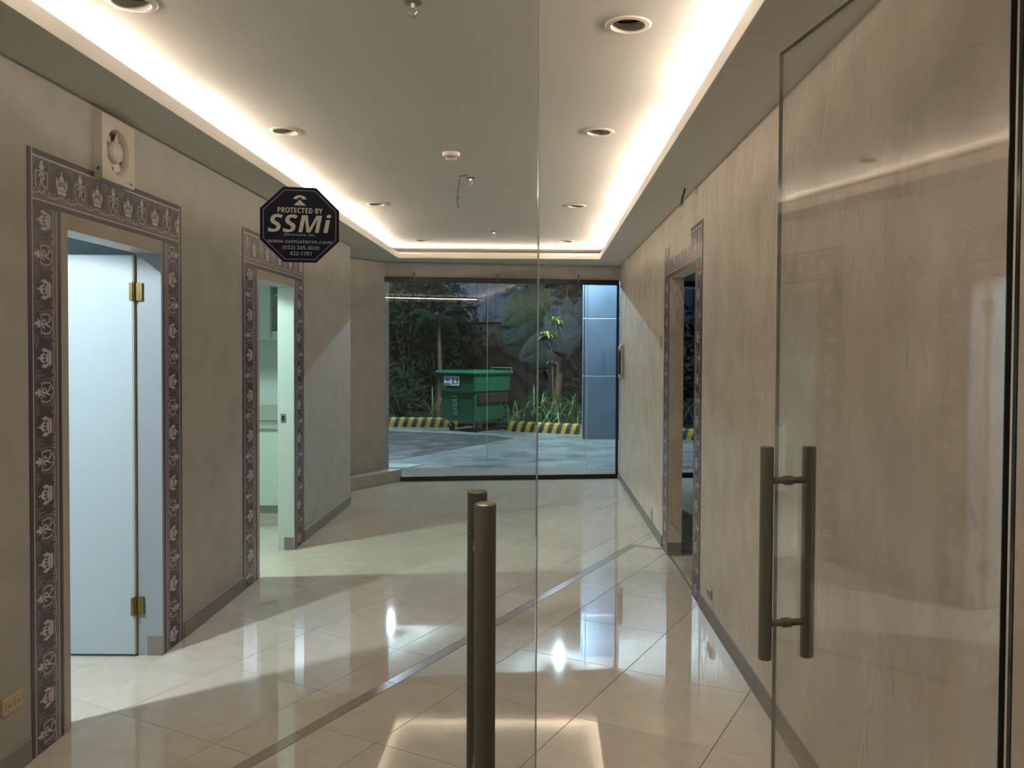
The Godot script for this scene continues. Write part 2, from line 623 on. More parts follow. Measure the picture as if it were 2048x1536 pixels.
# ------------------------------------------------------------------ room shell
func shell() -> void:
	# left wall with two door openings, and its return into the recess
	var st := mb()
	for w in [[-2.0, 3.34, 0.0, 2.95], [3.34, 4.235, 2.13, 2.95], [4.235, 5.63, 0.0, 2.95], [5.63, 6.49, 2.13, 2.95], [6.49, 8.40, 0.0, 2.95]]:
		pbox(st, XL - 0.12, XL, w[2], w[3], w[0], w[1])
	pbox(st, -3.0, XL - 0.12, 0.0, 2.95, 8.28, 8.40)
	var left := struct("wall_left", st, M.greige, "smooth greige painted wall with two patterned doorways")
	for q in [[7.04, 1.05, 0.05], [7.52, 1.03, 0.035], [7.98, 1.035, 0.06], [4.84, 1.04, 0.012]]:
		var k := mb()
		cbox(k, P(XL + 0.0006, q[1], q[0]), Vector3(0.001, 0.010, q[2]), 0.0, Basis(Vector3.RIGHT, 0.3))
		obj("scuff_mark", k, M.greige_dark, left)
	# slanting wall of the recess and its plinth
	var e1 := Vector2(0.515, 0.857)
	var n1 := Vector2(0.857, -0.515)
	var w0 := Vector2(-2.119, 9.208) - n1 * 0.16
	st = mb()
	seg(st, w0 - e1 * 1.03, w0 + e1 * 0.80, 0.14, 0.0, 2.95)
	struct("wall_recess", st, M.greige, "slanting greige wall of the recess beside the storefront")
	st = mb()
	var f0 := Vector2(-2.119, 9.208)
	var ee := Vector2(-1.682, 9.935)
	prism(st, PackedVector2Array([f0 - e1 * 0.9, ee, Vector2(-1.70, 9.945), w0 + e1 * 0.765, w0 - e1 * 0.9]), 0.0, 0.145, true, 0.004, 0.004)
	struct("trim_1", st, M.greige, "low greige plinth along the slanting recess wall")
	# right wall with one opening
	st = mb()
	for w in [[1.45, 5.335, 0.0, 2.95], [5.335, 6.37, 2.15, 2.95], [6.37, 10.20, 0.0, 2.95]]:
		seg(st, Vector2(XR(w[0]), w[0]), Vector2(XR(w[1]), w[1]), -0.11, w[2], w[3])
	struct("wall_right", st, M.stucco, "beige trowelled plaster wall opposite the two white rooms")
	# lobby behind the camera
	st = mb()
	pbox(st, 1.01, 1.13, 0, 2.95, -2.0, 1.45)
	pbox(st, -2.1, 1.13, 0, 2.95, -2.12, -2.0)
	struct("wall_lobby", st, M.lobby, "plain wall of the lobby outside the glass doors")
	lobby_fill_panel()
	# header over the storefront
	st = mb()
	seg(st, Vector2(-2.3, ED(-2.3)), Vector2(4.2, ED(4.2)), 0.12, 2.46, 2.95)
	struct("wall_end", st, M.greige, "greige header wall above the storefront glass")
	# baseboards
	st = mb()
	for w in [[1.6, 3.12], [4.47, 5.36], [6.75, 8.40]]:
		pbox(st, XL - 0.002, XL + 0.008, 0.0, 0.095, w[0], w[1], 0.002)
	struct("baseboard_left", st, M.base_grey, "grey baseboard along the left wall")
	st = mb()
	for w in [[1.6, 5.09], [6.63, 10.2]]:
		seg(st, Vector2(XR(w[0]) + 0.002, w[0]), Vector2(XR(w[1]) + 0.002, w[1]), 0.010, 0.0, 0.095)
	struct("baseboard_right", st, M.base_grey, "grey baseboard along the plaster wall")
	# ceiling: flat panel with holes for the downlights, soffits and cove lips round it
	var c := frame_of("ceiling", "white ceiling with a recessed tray and lit cove")
	var box := CSGBox3D.new()
	box.name = "panel"
	box.size = Vector3(3.3, 0.15, 12.6)
	box.position = P(-0.45, CEIL + 0.075, 4.2)
	box.material = M.ceiling
	for q in downlight_spots():
		var cut := CSGCylinder3D.new()
		cut.name = "hole"
		cut.operation = CSGShape3D.OPERATION_SUBTRACTION
		cut.radius = 0.066
		cut.height = 0.24
		cut.sides = 32
		cut.position = P(q.x, CEIL, q.y) - box.position
		cut.material = M.ceiling
		box.add_child(cut)
	c.add_child(box)
	var soff := [
		PackedVector2Array([Vector2(-2.10, 1.85), Vector2(-1.66, 1.85), Vector2(-1.66, 9.52), Vector2(-1.66, 9.98), Vector2(-2.9, 9.80), Vector2(-2.9, 8.30), Vector2(-2.06, 8.30)]),
		PackedVector2Array([Vector2(0.67, 1.85), Vector2(1.08, 1.85), Vector2(1.04, 10.3), Vector2(0.67, 10.26)]),
		PackedVector2Array([Vector2(-1.66, 9.52), Vector2(0.67, 9.52), Vector2(0.67, 10.26), Vector2(-1.66, 9.98)]),
		PackedVector2Array([Vector2(-2.06, -2.0), Vector2(1.08, -2.0), Vector2(1.08, 1.85), Vector2(-2.06, 1.85)])]
	for s in soff:
		var t := mb()
		prism(t, s, SOFFIT, SOFFIT + 0.02)
		obj("soffit", t, M.ceiling, c)
	for s in [[-1.675, -1.654, 1.856, 9.514], [0.664, 0.685, 1.856, 9.514], [-1.675, 0.685, 9.514, 9.535], [-1.675, 0.685, 1.835, 1.856]]:
		var t := mb()
		pbox(t, s[0], s[1], SOFFIT - 0.002, LIP, s[2], s[3], 0.002)
		obj("cove_lip", t, M.ceiling, c)
	# glass-door header
	st = mb()
	pbox(st, -2.06, 1.08, 2.48, SOFFIT, 1.34, 1.58)
	struct("trim_2", st, M.lobby, "header above the glass entrance doors")

# fill panel added on the unseen lobby ceiling to brighten the corridor
func lobby_fill_panel() -> void:
	var o := thing("lobby_fill_light", P(-0.5, SOFFIT, 0.98), "added warm white fill panel on the unseen lobby ceiling", "lamp")
	var st := mb()
	pbox(st, -0.62, 0.62, -0.016, 0.0, -0.22, 0.22, 0.003)
	obj("frame", st, M.white_plastic, o)
	st = mb()
	pbox(st, -0.60, 0.60, -0.018, -0.0165, -0.20, 0.20)
	obj("light_diffuser", st, M.panel, o)
	var l := AreaLight3D.new()
	l.name = "fill_light"
	l.area_size = Vector2(1.2, 0.4)
	l.light_energy = LOBBY_FILL
	l.light_color = Color(1.0, 0.94, 0.87)
	l.shadow_enabled = true
	l.area_range = 14.0
	o.add_child(l)
	l.transform = Transform3D(Basis(Vector3.RIGHT, -PI / 2), Vector3(0, -0.022, 0))

# ------------------------------------------------------------------ floor of square tiles, turned 27.5 degrees
func floor_tiles() -> void:
	var fl := frame_of("floor", "polished cream floor tiles laid at a slant with a darker inlaid strip")
	var st := mb()
	pbox(st, -4.2, 4.3, -0.12, -0.0022, -2.0, 11.1)
	var base := obj("grout_bed", st, M.grout, fl)
	base.position = Vector3.ZERO
	var regions := [
		PackedVector2Array([Vector2(-1.95, 1.0), Vector2(1.03, 1.0), Vector2(0.975, 10.26), Vector2(-1.69, 9.93), Vector2(-2.6, 8.42), Vector2(-1.95, 8.42)]),
		PackedVector2Array([Vector2(-3.9, 1.72), Vector2(-1.95, 1.72), Vector2(-1.95, 4.5), Vector2(-3.9, 4.5)]),
		PackedVector2Array([Vector2(-3.26, 4.62), Vector2(-1.95, 4.62), Vector2(-1.95, 8.28), Vector2(-3.26, 8.28)]),
		PackedVector2Array([Vector2(1.03, 4.4), Vector2(2.6, 4.4), Vector2(2.6, ED(2.6)), Vector2(0.975, 10.26)])]
	var a := deg_to_rad(27.5)
	var u := Vector2(sin(a), cos(a))
	var v := Vector2(u.y, -u.x)
	var cells := []
	# left of the inlay
	var joint := 0.0013
	for i in range(-4, 18):
		for j in range(0, 9):
			var v1: float = -2.665 - 0.605 * (j - 1)
			var v0: float = v1 - 0.605
			if j == 0:
				v0 = -2.665; v1 = -2.452
			cells.append([2.30 + 0.595 * i, 2.30 + 0.595 * (i + 1), v0, v1, 0])
	# the inlay
	for i in range(-3, 8):
		if 1.93 + 0.595 * i < 6.316:
			cells.append([1.93 + 0.595 * i, minf(6.316, 1.93 + 0.595 * (i + 1)), -2.452, -2.389, 1])
	for i in 8:
		cells.append([6.316 + 0.595 * i, 6.316 + 0.595 * (i + 1), -2.452, -2.389, 0])
	for i in 3:
		cells.append([6.253, 6.316, -2.389 + 0.595 * i, -2.389 + 0.595 * (i + 1), 1])
	# right of the inlay
	for i in range(-7, 14):
		for j in range(0, 9):
			var v0: float = -2.10 + 0.605 * (j - 1)
			var v1: float = v0 + 0.605
			if j == 0:
				v0 = -2.389; v1 = -2.10
			var u0 := 3.80 + 0.595 * i
			var u1 := u0 + 0.595
			if u0 < 6.253:
				cells.append([u0, minf(u1, 6.253), v0, v1, 0])
			if u1 > 6.316:
				cells.append([maxf(u0, 6.316), u1, v0, v1, 0])
	for c in cells:
		var q := PackedVector2Array()
		for k in [[c[0] + joint, c[2] + joint], [c[1] - joint, c[2] + joint], [c[1] - joint, c[3] - joint], [c[0] + joint, c[3] - joint]]:
			q.append(u * k[0] + v * k[1])
		for r in regions.size():
			for piece in Geometry2D.intersect_polygons(q, regions[r]):
				if piece.size() < 3 or Geometry2D.is_polygon_clockwise(piece):
					continue
				var t := mb()
				prism(t, piece, -0.006, 0.0, false, 0.0008, 0.0008)
				var m: Material = M.tiles[rng.randi() % 4]
				if c[4] == 1:
					m = M.strip_a if rng.randf() < 0.75 else M.strip_b
				obj("inlay_strip" if c[4] == 1 else "tile", t, m, fl)

# ------------------------------------------------------------------ storefront at the end
func along_end(x: float, y: float, off := 0.0) -> Vector3:
	return P(x, y, ED(x) + off)

func end_basis() -> Basis:
	return Basis(Vector3.UP, atan(0.1265))

func storefront() -> void:
	for w in [[1, -1.88, 0.955, [-0.66, 0.565], "frameless storefront glass looking onto the driveway with the green bin"], [2, 1.08, 4.0, [1.78, 2.9], "storefront glass of the dark room behind the patterned doorway"]]:
		var o := frame_of("window_%d" % w[0], w[4])
		var b := end_basis()
		var xs: Array = [w[1]] + w[3] + [w[2]]
		for k in xs.size() - 1:
			var st := mb()
			var x0: float = xs[k] + 0.003
			var x1: float = xs[k + 1] - 0.003
			cbox(st, along_end((x0 + x1) / 2, 1.23), Vector3((x1 - x0) / cos(atan(0.1265)), 2.38, 0.010), 0.0, b)
			obj("pane", st, M.glass_end, o)
			if k > 0:
				st = mb()
				cbox(st, along_end(xs[k], 1.23), Vector3(0.0065, 2.36, 0.014), 0.0, b)
				obj("silicone_joint", st, M.silicone, o)
		for r in [["top_channel", 2.40, 2.462], ["bottom_channel", 0.0, 0.055]]:
			var st := mb()
			cbox(st, along_end((w[1] + w[2]) / 2, (r[1] + r[2]) / 2), Vector3((w[2] - w[1]) / cos(atan(0.1265)), r[2] - r[1], 0.045), 0.002, b)
			obj(r[0], st, M.black, o)
		if w[0] == 1:
			var st := mb()
			cbox(st, along_end(0.945, 1.23), Vector3(0.03, 2.36, 0.04), 0.002, b)
			obj("side_channel", st, M.black, o)
			for x in [-1.53, -0.54, 0.45]:
				st = mb()
				cbox(st, along_end(x, 2.475, -0.03), Vector3(0.018, 0.085, 0.012), 0.002, b)
				cbox(st, along_end(x, 2.425, -0.036), Vector3(0.022, 0.02, 0.02), 0.002, b)
				obj("clip", st, M.bronze, o)
		else:
			var st := mb()
			cbox(st, along_end(2.4, 2.38, -0.02), Vector3(2.6, 0.014, 0.014), 0.0, b)
			obj("glazing_bar", st, M.silicone, o)
	# outer jambs on both sides of the facade
	var st := mb()
	seg(st, Vector2(-4.2, 8.2), Vector2(-4.2, 9.55), 0.12, 0, 2.95)
	struct("wall_facade", st, M.greige)

# ------------------------------------------------------------------ entrance glass in front of the camera
func pull_handle(parent: Node, t: Transform3D) -> void:
	var h := Node3D.new()
	h.name = "pull_handle"
	parent.add_child(h, true)
	h.transform = t
	for s in [-1.0, 1.0]:
		var st := mb()
		lathe(st, [Vector2(0.0, 0.68), Vector2(0.017, 0.68), Vector2(0.0195, 0.6825), Vector2(0.0195, 1.3025), Vector2(0.017, 1.305), Vector2(0.0, 1.305)], 28, Transform3D(Basis(), Vector3(0, 0, 0.066 * s)))
		obj("bar", st, M.bronze, h)
	for y in [0.785, 1.205]:
		var st := mb()
		var x := Transform3D(Basis(Vector3.RIGHT, PI / 2), Vector3(0, y, 0))
		lathe(st, [Vector2(0.010, -0.05), Vector2(0.010, -0.012), Vector2(0.0145, -0.012), Vector2(0.0145, 0.012), Vector2(0.010, 0.012), Vector2(0.010, 0.05)], 20, x)
		obj("standoff", st, M.bronze, h)

# a glass sheet along local +x from 0 to w, 12 mm thick in z
func glass_sheet(o: Node3D, w: float, h0: float, h1: float) -> void:
	var st := mb()
	cbox(st, Vector3(w / 2, (h0 + h1) / 2, 0), Vector3(w - 0.005, h1 - h0 - 0.005, 0.0118))
	obj("pane", st, M.glass, o)
	for e in [[0.0, 0.0025], [w - 0.0012, w]]:
		st = mb()
		cbox(st, Vector3((e[0] + e[1]) / 2, (h0 + h1) / 2, 0), Vector3(e[1] - e[0], h1 - h0, 0.012))
		obj("edge", st, M.glass_edge_pale if e[0] > 0.1 and w > 0.5 else M.glass_edge, o)
	for e in [h0 + 0.00125, h1 - 0.00125]:
		st = mb()
		cbox(st, Vector3(w / 2, e, 0), Vector3(w - 0.005, 0.0025, 0.012))
		obj("edge", st, M.glass_edge, o)

func entrance() -> void:
	# left leaf, standing a little ajar: its free edge in the middle of the doorway
	var ajar := 0.188
	var pin := P(-1.04, 0, 1.373)
	var a := frame_of("door_1", "glass door leaf slightly ajar with the octagonal sticker and a tubular pull handle", pin)
	a.rotation.y = ajar
	glass_sheet(a, 1.052, 0.012, 2.472)
	pull_handle(a, Transform3D(Basis(), Vector3(0.9445, 0, 0)))
	# open right leaf, swung inwards on its hinge
	var hinge := Vector2(0.877, 1.55)
	var free := Vector2(0.712, 2.486)
	var b := frame_of("door_2", "open glass door leaf swung in beside the plaster wall", P(hinge.x, 0, hinge.y))
	b.rotation.y = atan2(free.y - hinge.y, free.x - hinge.x)
	var w := hinge.distance_to(free)
	glass_sheet(b, w, 0.012, 2.472)
	pull_handle(b, Transform3D(Basis(), Vector3(w - 0.075, 0, 0)))
	for y in [0.06, 2.43]:
		var st := mb()
		cbox(st, Vector3(0.07, y, 0), Vector3(0.14, 0.05, 0.03), 0.002)
		obj("patch_fitting", st, M.steel, b)
	var c := frame_of("window_3", "fixed glass panel beside the hinge of the open leaf", P(0.890, 0, GLASS_D))
	glass_sheet(c, 0.115, 0.0, 2.478)
	var d := frame_of("window_4", "fixed glass panel on the hinge side of the stickered leaf", P(-1.94, 0, 1.373))
	glass_sheet(d, 0.89, 0.0, 2.478)
	# octagonal security sticker on the closed leaf
	var s := thing("security_sticker", pin + Basis(Vector3.UP, ajar) * Vector3(0.616, 1.803, 0.0062), "dark octagonal security sticker on the glass leaf reading PROTECTED BY", "sticker", "", ajar)
	s.scale = Vector3.ONE * 0.96
	var oct := func(r: float) -> PackedVector2Array:
		var q := PackedVector2Array()
		for k in 8:
			var t := TAU * (k + 0.5) / 8
			q.append(Vector2(cos(t) * r * 1.02, sin(t) * r))
		return q
	var st := mb()
	flat_plate(st, oct.call(0.0755), 0.0, 0.0008)
	obj("sheet", st, M.sticker, s)
	st = mb()
	var o1: PackedVector2Array = oct.call(0.0695)
	var o2: PackedVector2Array = oct.call(0.0685)
	for k in 8:
		var l := (k + 1) % 8
		quad(st, Vector3(o1[k].x, o1[k].y, 0.0009), Vector3(o2[k].x, o2[k].y, 0.0009), Vector3(o2[l].x, o2[l].y, 0.0009), Vector3(o1[l].x, o1[l].y, 0.0009))
	obj("printed_line", st, M.sticker_line, s)
	st = mb()
	flat_plate(st, PackedVector2Array([Vector2(-0.011, 0.036), Vector2(0.011, 0.036), Vector2(0.0, 0.047)]), 0.0008, 0.0011)
	var arc := []
	for k in 13:
		var t := PI * k / 12.0
		arc.append(Vector2(cos(t) * 0.0115, 0.0475 + sin(t) * 0.0075))
	for k in 13:
		var t := PI - PI * k / 12.0
		arc.append(Vector2(cos(t) * 0.0045, 0.0475 + sin(t) * 0.0035))
	flat_plate(st, PackedVector2Array(arc), 0.0008, 0.0011)
	obj("emblem", st, M.sticker_print, s)
	var at := func(x: float, y: float, kx := 1.0, slant := 0.0) -> Transform3D:
		return Transform3D(Basis(Vector3(kx, 0, 0), Vector3(slant, 1, 0), Vector3(0, 0, 1)), Vector3(x, y, 0.0011))
	text("lettering", "PROTECTED BY", 0.0135, M.sticker_print, s, at.call(0.0, 0.0265, 0.86))
	text("lettering", "SSMi", 0.0445, M.sticker_print, s, at.call(0.0, 0.0015, 1.12, 0.2))
	text("lettering", "Electronics  Inc.", 0.0066, M.sticker_line, s, at.call(0.0, -0.0185, 1.15))
	text("lettering", "www.ssmialarm.com", 0.0096, M.sticker_line, s, at.call(0.0, -0.031, 1.2))
	text("lettering", "(032) 345-3020", 0.0098, M.sticker_line, s, at.call(0.002, -0.0425))
	text("lettering", "422-1797", 0.0098, M.sticker_line, s, at.call(0.002, -0.0535))

# polygon in the local xy plane, between two z
func flat_plate(st: SurfaceTool, poly_in: PackedVector2Array, z0: float, z1: float) -> void:
	var poly := poly_in
	if Geometry2D.is_polygon_clockwise(poly):
		poly.reverse()
	var ids := Geometry2D.triangulate_polygon(poly)
	for k in range(0, ids.size(), 3):
		var a := poly[ids[k]]; var b := poly[ids[k + 1]]; var c := poly[ids[k + 2]]
		if (b - a).cross(c - a) > 0:
			var s := b; b = c; c = s
		tri(st, Vector3(a.x, a.y, z1), Vector3(b.x, b.y, z1), Vector3(c.x, c.y, z1), a, b, c)
		tri(st, Vector3(a.x, a.y, z0), Vector3(c.x, c.y, z0), Vector3(b.x, b.y, z0), a, c, b)
	for k in poly.size():
		var a := poly[k]; var b := poly[(k + 1) % poly.size()]
		quad(st, Vector3(a.x, a.y, z1), Vector3(a.x, a.y, z0), Vector3(b.x, b.y, z0), Vector3(b.x, b.y, z1))

# ------------------------------------------------------------------ printed borders and door frames
# a flat piece on a wall: corners in (along, height), uv from a start, a length direction and an outward direction
func border_piece(st: SurfaceTool, o: Transform3D, x0: float, x1: float, y0: float, y1: float, mode: String, outer := 0.0, vr := Vector2(0, 1)) -> void:
	var z := 0.0025
	var per := 0.268
	var c := [Vector2(x0, y1), Vector2(x1, y1), Vector2(x1, y0), Vector2(x0, y0)]
	var uv := []
	for p in c:
		var along := 0.0
		var t := 0.0
		match mode:
			"top":
				along = (p.x - outer) / per
				t = (p.y - y0) / (y1 - y0)
			"left":
				along = p.y / per
				t = (x1 - p.x) / (x1 - x0)
			"right":
				along = -p.y / per
				t = (p.x - x0) / (x1 - x0)
		uv.append(Vector2(along, 1.0 - lerpf(vr.x, vr.y, t)))
	var f := func(p: Vector2, d: float) -> Vector3: return o * Vector3(p.x, p.y, d)
	quad(st, f.call(c[0], z), f.call(c[1], z), f.call(c[2], z), f.call(c[3], z), uv)
	var edge := Vector2(0.1, 0.02)
	for k in 4:
		var l := (k + 1) % 4
		quad(st, f.call(c[k], 0.0), f.call(c[l], 0.0), f.call(c[l], z), f.call(c[k], z), [edge, edge, edge, edge])

func door_border(at: Transform3D, ol: float, il: float, ir: float, orr: float, hi: float, ho: float, label: String, torn := false) -> void:
	var o := thing("door_border", Vector3.ZERO, label, "door border", "printed purple borders round the doorways")
	o.transform = at
	var one := Transform3D()
	var w := il - ol
	var st := mb()
	border_piece(st, one, ol, il, 0.0, hi, "left")
	obj("side_strip", st, M.border, o)
	st = mb()
	border_piece(st, one, ir, orr, 0.0, hi, "right")
	obj("side_strip", st, M.border, o)
	st = mb()
	if not torn:
		border_piece(st, one, ol + 0.138 * w, orr - 0.138 * w, hi, ho, "top", ol + 0.02)
		border_piece(st, one, ol, ol + 0.138 * w, hi, ho, "left", 0.0, Vector2(0.862, 1.0))
		border_piece(st, one, orr - 0.138 * w, orr, hi, ho, "right", 0.0, Vector2(0.862, 1.0))
	else:
		# the upper half has been torn away between two standing ends
		var cut := 0.56
		var hm := lerpf(hi, ho, cut)
		border_piece(st, one, ol + 0.138 * w, orr - 0.138 * w, hi, hm, "top", ol, Vector2(0, cut))
		border_piece(st, one, ol, ol + 0.138 * w, hi, ho, "left", 0.0, Vector2(0.862, 1.0))
		border_piece(st, one, ol + 0.138 * w, ol + 0.21, hm, ho - 0.01, "top", ol, Vector2(cut, 0.96))
		border_piece(st, one, orr - 0.40, orr - 0.138 * w, hm, ho, "top", ol, Vector2(cut, 1.0))
		border_piece(st, one, orr - 0.138 * w, orr, hi, ho, "right", 0.0, Vector2(0.862, 1.0))
	obj("lintel_strip", st, M.border, o)

func doors() -> void:
	# left wall: along = depth, facing +X
	var lw := Transform3D(Basis(Vector3(0, 0, -1), Vector3.UP, Vector3(1, 0, 0)), Vector3(XL, 0, 0))
	door_border(lw, 3.128, 3.338, 4.237, 4.455, 2.125, 2.345, "purple crown-patterned border round the doorway under the exhaust fan")
	door_border(lw, 5.365, 5.63, 6.492, 6.745, 2.125, 2.375, "purple crown-patterned border round the pantry doorway")
	# right wall: along = from far to near, facing -X
	var turn := atan(0.045 / 8.72)
	var rw := Transform3D(Basis(Vector3.UP, turn) * Basis(Vector3(0, 0, 1), Vector3.UP, Vector3(-1, 0, 0)), P(XR(6.62), 0, 6.62))
	door_border(rw, 0.0, 0.245, 1.285, 1.52, 2.15, 2.40, "purple border round the doorway in the plaster wall, its top torn away", true)
	# frames of the left doors
	for w in [[3, 3.34, 4.235, M.cream, M.white_room, "cream door frame of the cool lit room with its white door open"], [4, 5.63, 6.49, M.cream, M.mint_room, "cream door frame of the pantry"]]:
		var o := frame_of("door_%d" % w[0], w[5])
		var st := mb()
		pbox(st, XL - 0.125, XL + 0.004, 0.0, 2.13, w[1], w[1] + 0.048, 0.002)
		obj("jamb", st, w[3], o)
		st = mb()
		pbox(st, XL - 0.125, XL + 0.004, 0.0, 2.13, w[2] - 0.018, w[2], 0.002)
		obj("jamb", st, M.grey_jamb if w[0] == 3 else M.mint_room, o)
		st = mb()
		pbox(st, XL - 0.125, XL + 0.004, 2.065, 2.13, w[1] + 0.048, w[2] - 0.018, 0.002)
		obj("head", st, w[3], o)
		st = mb()
		pbox(st, XL - 0.075, XL + 0.002, 0.0, 0.10, w[2] - 0.021, w[2] - 0.018)
		obj("base_block", st, M.base_grey, o)
		if w[0] == 3:
			# white leaf, hinged on the far jamb and swung into the room at a right angle
			st = mb()
			pbox(st, -2.88, -2.078, 0.012, 2.055, 4.196, 4.234, 0.003)
			var leaf := obj("leaf", st, M.door_white, o)
			st = mb()
			pbox(st, -2.0785, -2.074, 0.012, 2.055, 4.198, 4.232)
			obj("leaf_edge", st, M.door_edge, leaf)
			st = mb()
			tube(st, [P(-2.83, 1.0, 4.195), P(-2.83, 1.0, 4.15)], 0.012, 12)
			lathe(st, [Vector2(0, -0.03), Vector2(0.02, -0.025), Vector2(0.027, 0.0), Vector2(0.02, 0.025), Vector2(0, 0.03)], 16, Transform3D(Basis(Vector3.RIGHT, PI / 2), P(-2.83, 1.0, 4.14)))
			obj("knob", st, M.steel, leaf)
			for y in [1.87, 0.26]:
				st = mb()
				pbox(st, -2.076, -2.035, y - 0.045, y + 0.045, 4.205, 4.216)
				pbox(st, -2.092, -2.076, y - 0.045, y + 0.045, 4.188, 4.197)
				tube(st, [P(-2.074, y - 0.05, 4.200), P(-2.074, y + 0.05, 4.200)], 0.007, 10)
				obj("hinge", st, M.brass, o)
		else:
			st = mb()
			pbox(st, -2.045, -2.008, 1.005, 1.075, 6.468, 6.473)
			var sp := obj("strike_plate", st, M.steel, o)
			st = mb()
			pbox(st, -2.035, -2.016, 1.02, 1.06, 6.466, 6.4685)
			obj("latch_hole", st, M.black, sp)

# ------------------------------------------------------------------ cove light strips
func strip_run(a: Vector2, b: Vector2, inward: Vector2, label: String, sd: int, lift := 0.068, stray := 1.0) -> void:
	var o := thing("led_strip", Vector3.ZERO, label, "light strip", "warm light strips lying in the ceiling cove")
	var n := noise(sd, 0.9, 2)
	var len := a.distance_to(b)
	var w := (b - a) / len
	var count := int(round(len / 1.0))
	var pts := []
	var steps := count * 3
	for k in steps + 1:
		var s := len * k / steps
		var q := a + w * s + inward * (n.get_noise_1d(s * 1.6) * 0.035 * stray)
		pts.append(P(q.x, SOFFIT + lift + 0.004 * stray * n.get_noise_1d(s * 2.0 + 50.0), q.y))
	var st := mb()
	tube(st, pts, 0.0055, 4)
	obj("rope", st, M.led, o)
	for k in count:
		var mid: Vector3 = (pts[k * 3 + 1] + pts[k * 3 + 2]) * 0.5
		var dir: Vector3 = (pts[k * 3 + 3] - pts[k * 3]).normalized()
		var l := AreaLight3D.new()
		l.name = "strip_light"
		l.area_size = Vector2(0.96 * len / count, 0.010)
		l.light_energy = COVE_ENERGY * (1.0 + 0.35 * n.get_noise_1d(k * 3.1 + 9.0))
		l.light_color = WARM
		l.shadow_enabled = true
		l.area_range = 14.0
		o.add_child(l, true)
		# faces up and a little inwards; an area light shines along its own -z
		var face := (Vector3.UP + Vector3(inward.x, 0, -inward.y) * 0.6).normalized()
		face = (face - dir * face.dot(dir)).normalized()
		l.transform = Transform3D(Basis(dir, (-face).cross(dir), -face), mid + face * 0.0065)

func cove_lights() -> void:
	strip_run(Vector2(-1.725, 1.80), Vector2(-1.725, 9.56), Vector2(1, 0), "warm light strip in the cove on the side of the exhaust fan", 201)
	strip_run(Vector2(0.735, 1.80), Vector2(0.735, 9.56), Vector2(-1, 0), "warm light strip in the cove over the plaster wall", 202)
	strip_run(Vector2(-1.66, 9.585), Vector2(0.67, 9.585), Vector2(0, -1), "warm light strip in the cove over the storefront", 203, 0.056)
	strip_run(Vector2(-1.66, 1.785), Vector2(0.67, 1.785), Vector2(0, 1), "warm light strip in the cove over the glass entrance doors", 204, 0.072, 0.0)

# ------------------------------------------------------------------ things on the ceiling
func downlight_spots() -> Array:
	return [Vector2(0.309, 3.04), Vector2(0.305, 4.513), Vector2(0.276, 6.803), Vector2(0.265, 8.97), Vector2(-1.417, 2.865), Vector2(-1.407, 4.53), Vector2(-1.35, 6.764), Vector2(-1.30, 8.97)]

